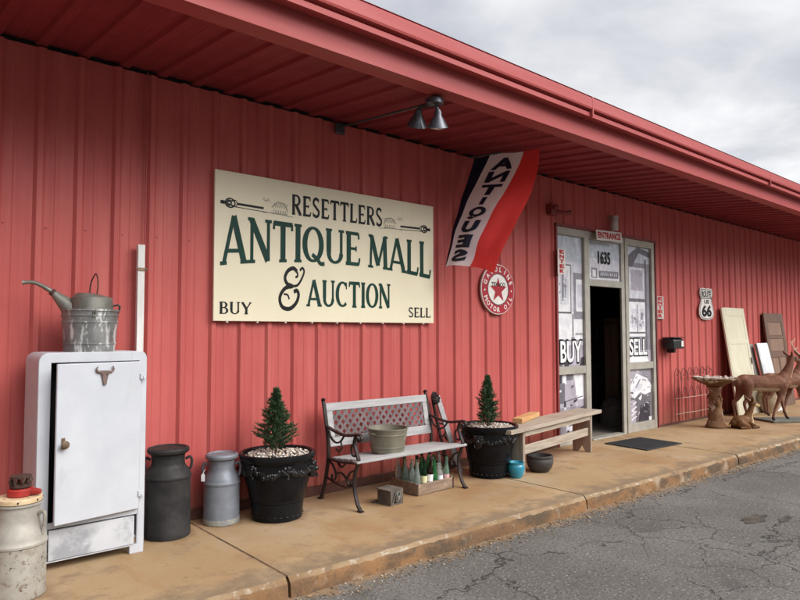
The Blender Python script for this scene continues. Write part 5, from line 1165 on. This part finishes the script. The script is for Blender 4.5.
# door mat
t = thing('door_mat', 'black rubber mat on the pavement before the shop door', 'mat', (8.12, 4.45, 0), radians(-4))
g = G(); g.box(-.41, .41, -.315, .315, .002, .014); build('pad', g, M_MAT, t, bevel=.004)
g = G()
for i in range(16): g.box(-.38 + i * .05, -.365 + i * .05, -.285, .285, .0142, .0165)
build('ridges', g, M_MAT, t)

# ------------------------------------------------------------------ wire trellis, birdbath, old doors
t = thing('wire_trellis', 'low rusty wire trellis with scrolled top against wall beside birdbath', 'trellis', (10.15, 5.0, 0))
g = G(); n = 6
for i in range(n * 2 + 1):
    x = i * .115; g.tube([(x, 0, .05), (x, 0, .72 + .02 * (i % 2))], .0045, 5)
for i in range(n):
    x = i * .23 + .115; g.tube(spline([(x - .1, 0, .70), (x - .11, 0, .82), (x - .05, 0, .90), (x + .02, 0, .86), (x, 0, .78), (x - .04, 0, .80)], 4), .005, 5); g.tube(spline([(x + .1, 0, .70), (x + .10, 0, .80), (x + .05, 0, .86)], 4), .005, 5)
    g.tube(spline([(x - .115, 0, .40), (x, 0, .60), (x + .115, 0, .40)], 4), .004, 5)
build('scrollwork', g, M_WIREK, t)
for z in (.17, .42):
    g = G(); g.tube([(-.02, -.012, z), (.7, -.014, z - .004), (1.41, -.012, z)], .006, 6); build('rail', g, M_WIREW, t)
t = thing('birdbath', 'stained concrete birdbath with fluted pedestal and shell strewn bowl', 'birdbath', (10.36, 4.46, 0))
g = G(); g.lathe([(.15, 0), (.155, .03), (.135, .06), (.105, .12), (.112, .17), (.100, .24), (.092, .33), (.100, .40), (.088, .45), (.085, .55), (.10, .62), (.13, .64)], n=24)
random.seed(5)
for i in range(26): a = random.uniform(0, 6.3); z = random.uniform(.05, .5); r = .088; g.ball((r * cos(a), r * sin(a), z), random.uniform(.02, .038), 8, sc=(1, 1, random.uniform(.8, 1.6)))
build('pedestal', g, M_BIRD, t)
g = G(); g.lathe([(.10, .64), (.14, .66), (.26, .715), (.325, .752), (.335, .765), (.328, .775), (.30, .765), (.22, .735), (.02, .72)], n=40); build('bowl', g, M_BIRD, t)
g = G()
for i in range(170):
    a = random.uniform(0, 6.3); r = .31 * sqrt(random.random()); z = .745 + .032 * (r / .31) ** 2; g.ball((r * cos(a), r * sin(a), z + .01), random.uniform(.012, .028), 6, sc=(1, 1, .5))
stuff(tag(build('shells', g, M_SHELL, loc=(10.36, 4.46, 0)), 'shells and pebbles filling the birdbath bowl', 'shells'))
# doors leaning on the wall: built upright at their base, then tipped back
def leaning(name, label, cat, x, y, w, h, top_y, th=.035, sx_=0):
    t = thing(name, label, cat, (x, y, 0)); t.rotation_euler = (-math.atan2(top_y - y, h), sx_, 0); return t
t = leaning('cream_door', 'tall cream painted panel door leaning on wall behind birdbath', 'door', 12.0, 4.74, .92, 1.95, 5.0)
g = G(); g.box(0, .92, 0, .022, 0, 1.95)
for z0, z1 in ((0, .20), (.72, .80), (1.28, 1.36), (1.80, 1.95)): g.box(.1, .82, -.006, 0, z0, z1)
g.box(0, .0995, -.0055, 0, 0, 1.95); g.box(.8205, .92, -.0055, 0, 0, 1.95); g.box(-.04, -.0, .0, .03, 0, 1.94); build('slab', g, M_DOORC, t, bevel=.004)
g = G(); g.box(.855, .885, -.02, -.0125, .90, 1.02); build('lock_plate', g, M_DOORB, t)
t = leaning('grey_board', 'narrow grey board leaning between cream door and white board', 'board', 13.02, 4.72, .3, 1.3, 4.97)
g = G(); g.box(0, .22, 0, .03, 0, 1.28); build('slab', g, M_PANG, t, bevel=.003)
t = leaning('white_board', 'plain white board leaning on wall before the brown door', 'board', 13.14, 4.60, .5, 1.3, 4.86, sx_=.0)
g = G(); g.box(0, .52, 0, .025, 0, 1.30); g.box(.03, .49, -.004, -.0005, .03, 1.27); build('slab', g, M_PANW, t, bevel=.003)
g = G(); g.box(-.022, -.002, 0, .04, 0, 1.29); build('edge_strip', g, M_PANG, t)
t = leaning('brown_door', 'dark brown panelled wooden door leaning on wall behind the deer', 'door', 13.92, 4.80, 1.02, 1.88, 5.01)
g = G(); g.box(0, 1.02, .012, .034, 0, 1.88)
for x0, x1 in ((0, .14), (.88, 1.02)): g.box(x0, x1, -.004, .0115, 0, 1.88)
for z0, z1 in ((0, .2), (.98, 1.10), (1.36, 1.42), (1.70, 1.88)): g.box(.141, .879, -.004, .0115, z0, z1)
g.box(.47, .55, -.004, .0115, .201, .979); build('frame', g, M_DOORB, t, bevel=.004)
for x0, x1, z0, z1 in ((.145, .875, 1.425, 1.695), (.145, .875, 1.105, 1.355), (.145, .465, .205, .975), (.555, .875, .205, .975)):
    g = G(); g.box(x0, x1, .004, .011, z0, z1); build('door_panel', g, M_DOORP, t, bevel=.003)
g = G(); g.ball((.93, -.03, .90), .03, 10); g.tube([(.93, 0, .90), (.93, -.03, .90)], .012, 8); build('door_knob', g, M_BRASS, t)

# ------------------------------------------------------------------ deer statues
def deer_chains(sgn=1):
    c = [[(-.56, 0, .62, .085), (-.48, 0, .625, .125), (-.30, 0, .615, .132), (-.08, 0, .595, .128), (.14, 0, .60, .138), (.27, 0, .625, .118), (.33, 0, .66, .08)],
         [(.24, 0, .66, .115), (.31, 0, .76, .085), (.37, 0, .88, .064), (.405, 0, .985, .055)],
         [(.385, 0, 1.02, .052), (.44, 0, 1.015, .056), (.51, 0, .985, .040), (.575, 0, .960, .028), (.60, 0, .952, .024)],
         [(-.57, 0, .68, .03), (-.635, 0, .62, .026), (-.66, 0, .54, .014)]]
    for s in (-1, 1):
        c.append([(.385, s * .045, 1.055, .016), (.355, s * .085, 1.10, .022), (.335, s * .105, 1.15, .006)])
        dx_ = .06 * s * sgn
        c.append([(.20, s * .065, .56, .075), (.19 + dx_ * .6, s * .07, .42, .045), (.175 + dx_ * 1.6, s * .07, .27, .028), (.165 + dx_ * 2.4, s * .07, .13, .020), (.17 + dx_ * 2.9, s * .07, .04, .024), (.19 + dx_ * 3, s * .07, .02, .026)])
        c.append([(-.45, s * .07, .60, .10), (-.46 - dx_ * .3, s * .075, .46, .070), (-.50 - dx_ * .6, s * .075, .34, .038), (-.555 - dx_ * .8, s * .075, .285, .028), (-.535 - dx_ * .9, s * .075, .15, .020), (-.52 - dx_, s * .075, .04, .023), (-.50 - dx_, s * .075, .02, .026)])
    return c
def deer_mat(c, n):
    if c.z < .05: return 2
    if c.x > .565 and c.z > .9: return 2
    if abs(c.y) > .03 and 1.0 < c.z < 1.04 and .43 < c.x < .462: return 2
    if c.z > .70 and c.x > .30 and n.x > .55 and c.z < .96: return 1
    if .35 < c.z < .54 and n.z < -.55 and abs(c.y) < .11 and -.4 < c.x < .28: return 1
    return 0
def eyes(t, x, y, z, r):
    for s in (-1, 1): g = G(); g.ball((x, s * y, z), r, 8); build('eye', g, M_BLK, t)
base_rot = radians(-34)
slab = thing('stone_slab', 'low mossy grey slab under the standing deer statue', 'slab', (11.95, 4.06, 0), base_rot)
g = G(); g.box(-.36, .95, -.26, .24, 0, .035); g.v = [(x + .02 * sin(9 * x + y * 7), y + .015 * sin(7 * x), z) for x, y, z in g.v]; build('slab', g, M_SLAB, slab, bevel=.01)
DM = fuse(deer_chains(1), .011)
t = thing('deer_statue', 'brown standing doe statue facing right above the lying fawn', 'statue', (11.66, 4.13, .036), base_rot, 'deer statues')
meshobj('body', DM, [M_DEER, M_DEERC, M_DEERK], t, deer_mat); eyes(t, .455, .047, 1.03, .010)
t2 = thing('deer_statue', 'antlered buck statue standing behind the doe at the right edge', 'statue', (13.05, 4.33, 0), base_rot + .25, 'deer statues')
meshobj('body', fuse(deer_chains(-1), .012), [M_DEER, M_DEERC, M_DEERK], t2, deer_mat); eyes(t2, .455, .047, 1.03, .010)
for s in (-1, 1):
    g = G(); g.tube(spline([(.40, s * .03, 1.06), (.36, s * .10, 1.16), (.38, s * .17, 1.28), (.47, s * .16, 1.36)], 5), [.014] * 6 + [.011] * 6 + [.009] * 3 + [.006], 8); g.tube([(.365, s * .09, 1.15), (.45, s * .10, 1.22)], [.010, .004], 8); g.tube([(.37, s * .15, 1.24), (.33, s * .17, 1.34)], [.009, .004], 8); build('antler', g, M_DEERC, t2)
# fawn
fc = [[(-.17, 0, .085, .055), (-.12, 0, .105, .090), (-.02, 0, .11, .095), (.07, 0, .12, .080)],
      [(.05, 0, .15, .070), (.10, 0, .23, .052), (.135, 0, .31, .042), (.15, 0, .355, .040)],
      [(.13, 0, .375, .046), (.18, 0, .378, .050), (.245, 0, .352, .033), (.28, 0, .342, .024)],
      [(-.20, .02, .09, .02), (-.235, .03, .06, .012)]]
for s in (-1, 1):
    fc.append([(.13, s * .03, .41, .016), (.10, s * .07, .455, .024), (.08, s * .095, .505, .006)])
    fc.append([(.07, s * .05, .08, .045), (.15, s * .06, .035, .024), (.21, s * .06, .022, .020), (.14, s * .075, .018, .017), (.09, s * .075, .018, .018)])
    fc.append([(-.11, s * .07, .08, .065), (-.03, s * .10, .055, .035), (.02, s * .105, .03, .022), (-.06, s * .115, .02, .018), (-.13, s * .115, .02, .018)])
def fawn_mat(c, n):
    if c.x > .27 and c.z > .3: return 2
    if c.x > .03 and n.x > .35 and .08 < c.z < .34: return 1
    if c.x > .17 and c.z > .3 and n.z < .1: return 1
    return 0
t = thing('fawn_statue', 'tan lying fawn statue with cream chest in front of the doe', 'statue', (10.62, 4.14, 0), base_rot + .05)
meshobj('body', fuse(fc, .007), [M_FAWN, M_FAWNC, M_DEERK], t, fawn_mat); eyes(t, .20, .044, .392, .009)
# pale rounded pot between the deer
t = thing('beige_urn', 'pale beige rounded pot on pavement behind the standing doe', 'flowerpot', (13.0, 4.62, 0))
g = G(); g.lathe([(.12, 0), (.13, .02), (.20, .14), (.22, .24), (.19, .34), (.16, .36), (.17, .40), (.14, .40), (.13, .34), (.02, .3)], n=28); build('pot', g, M_DEERC, t)
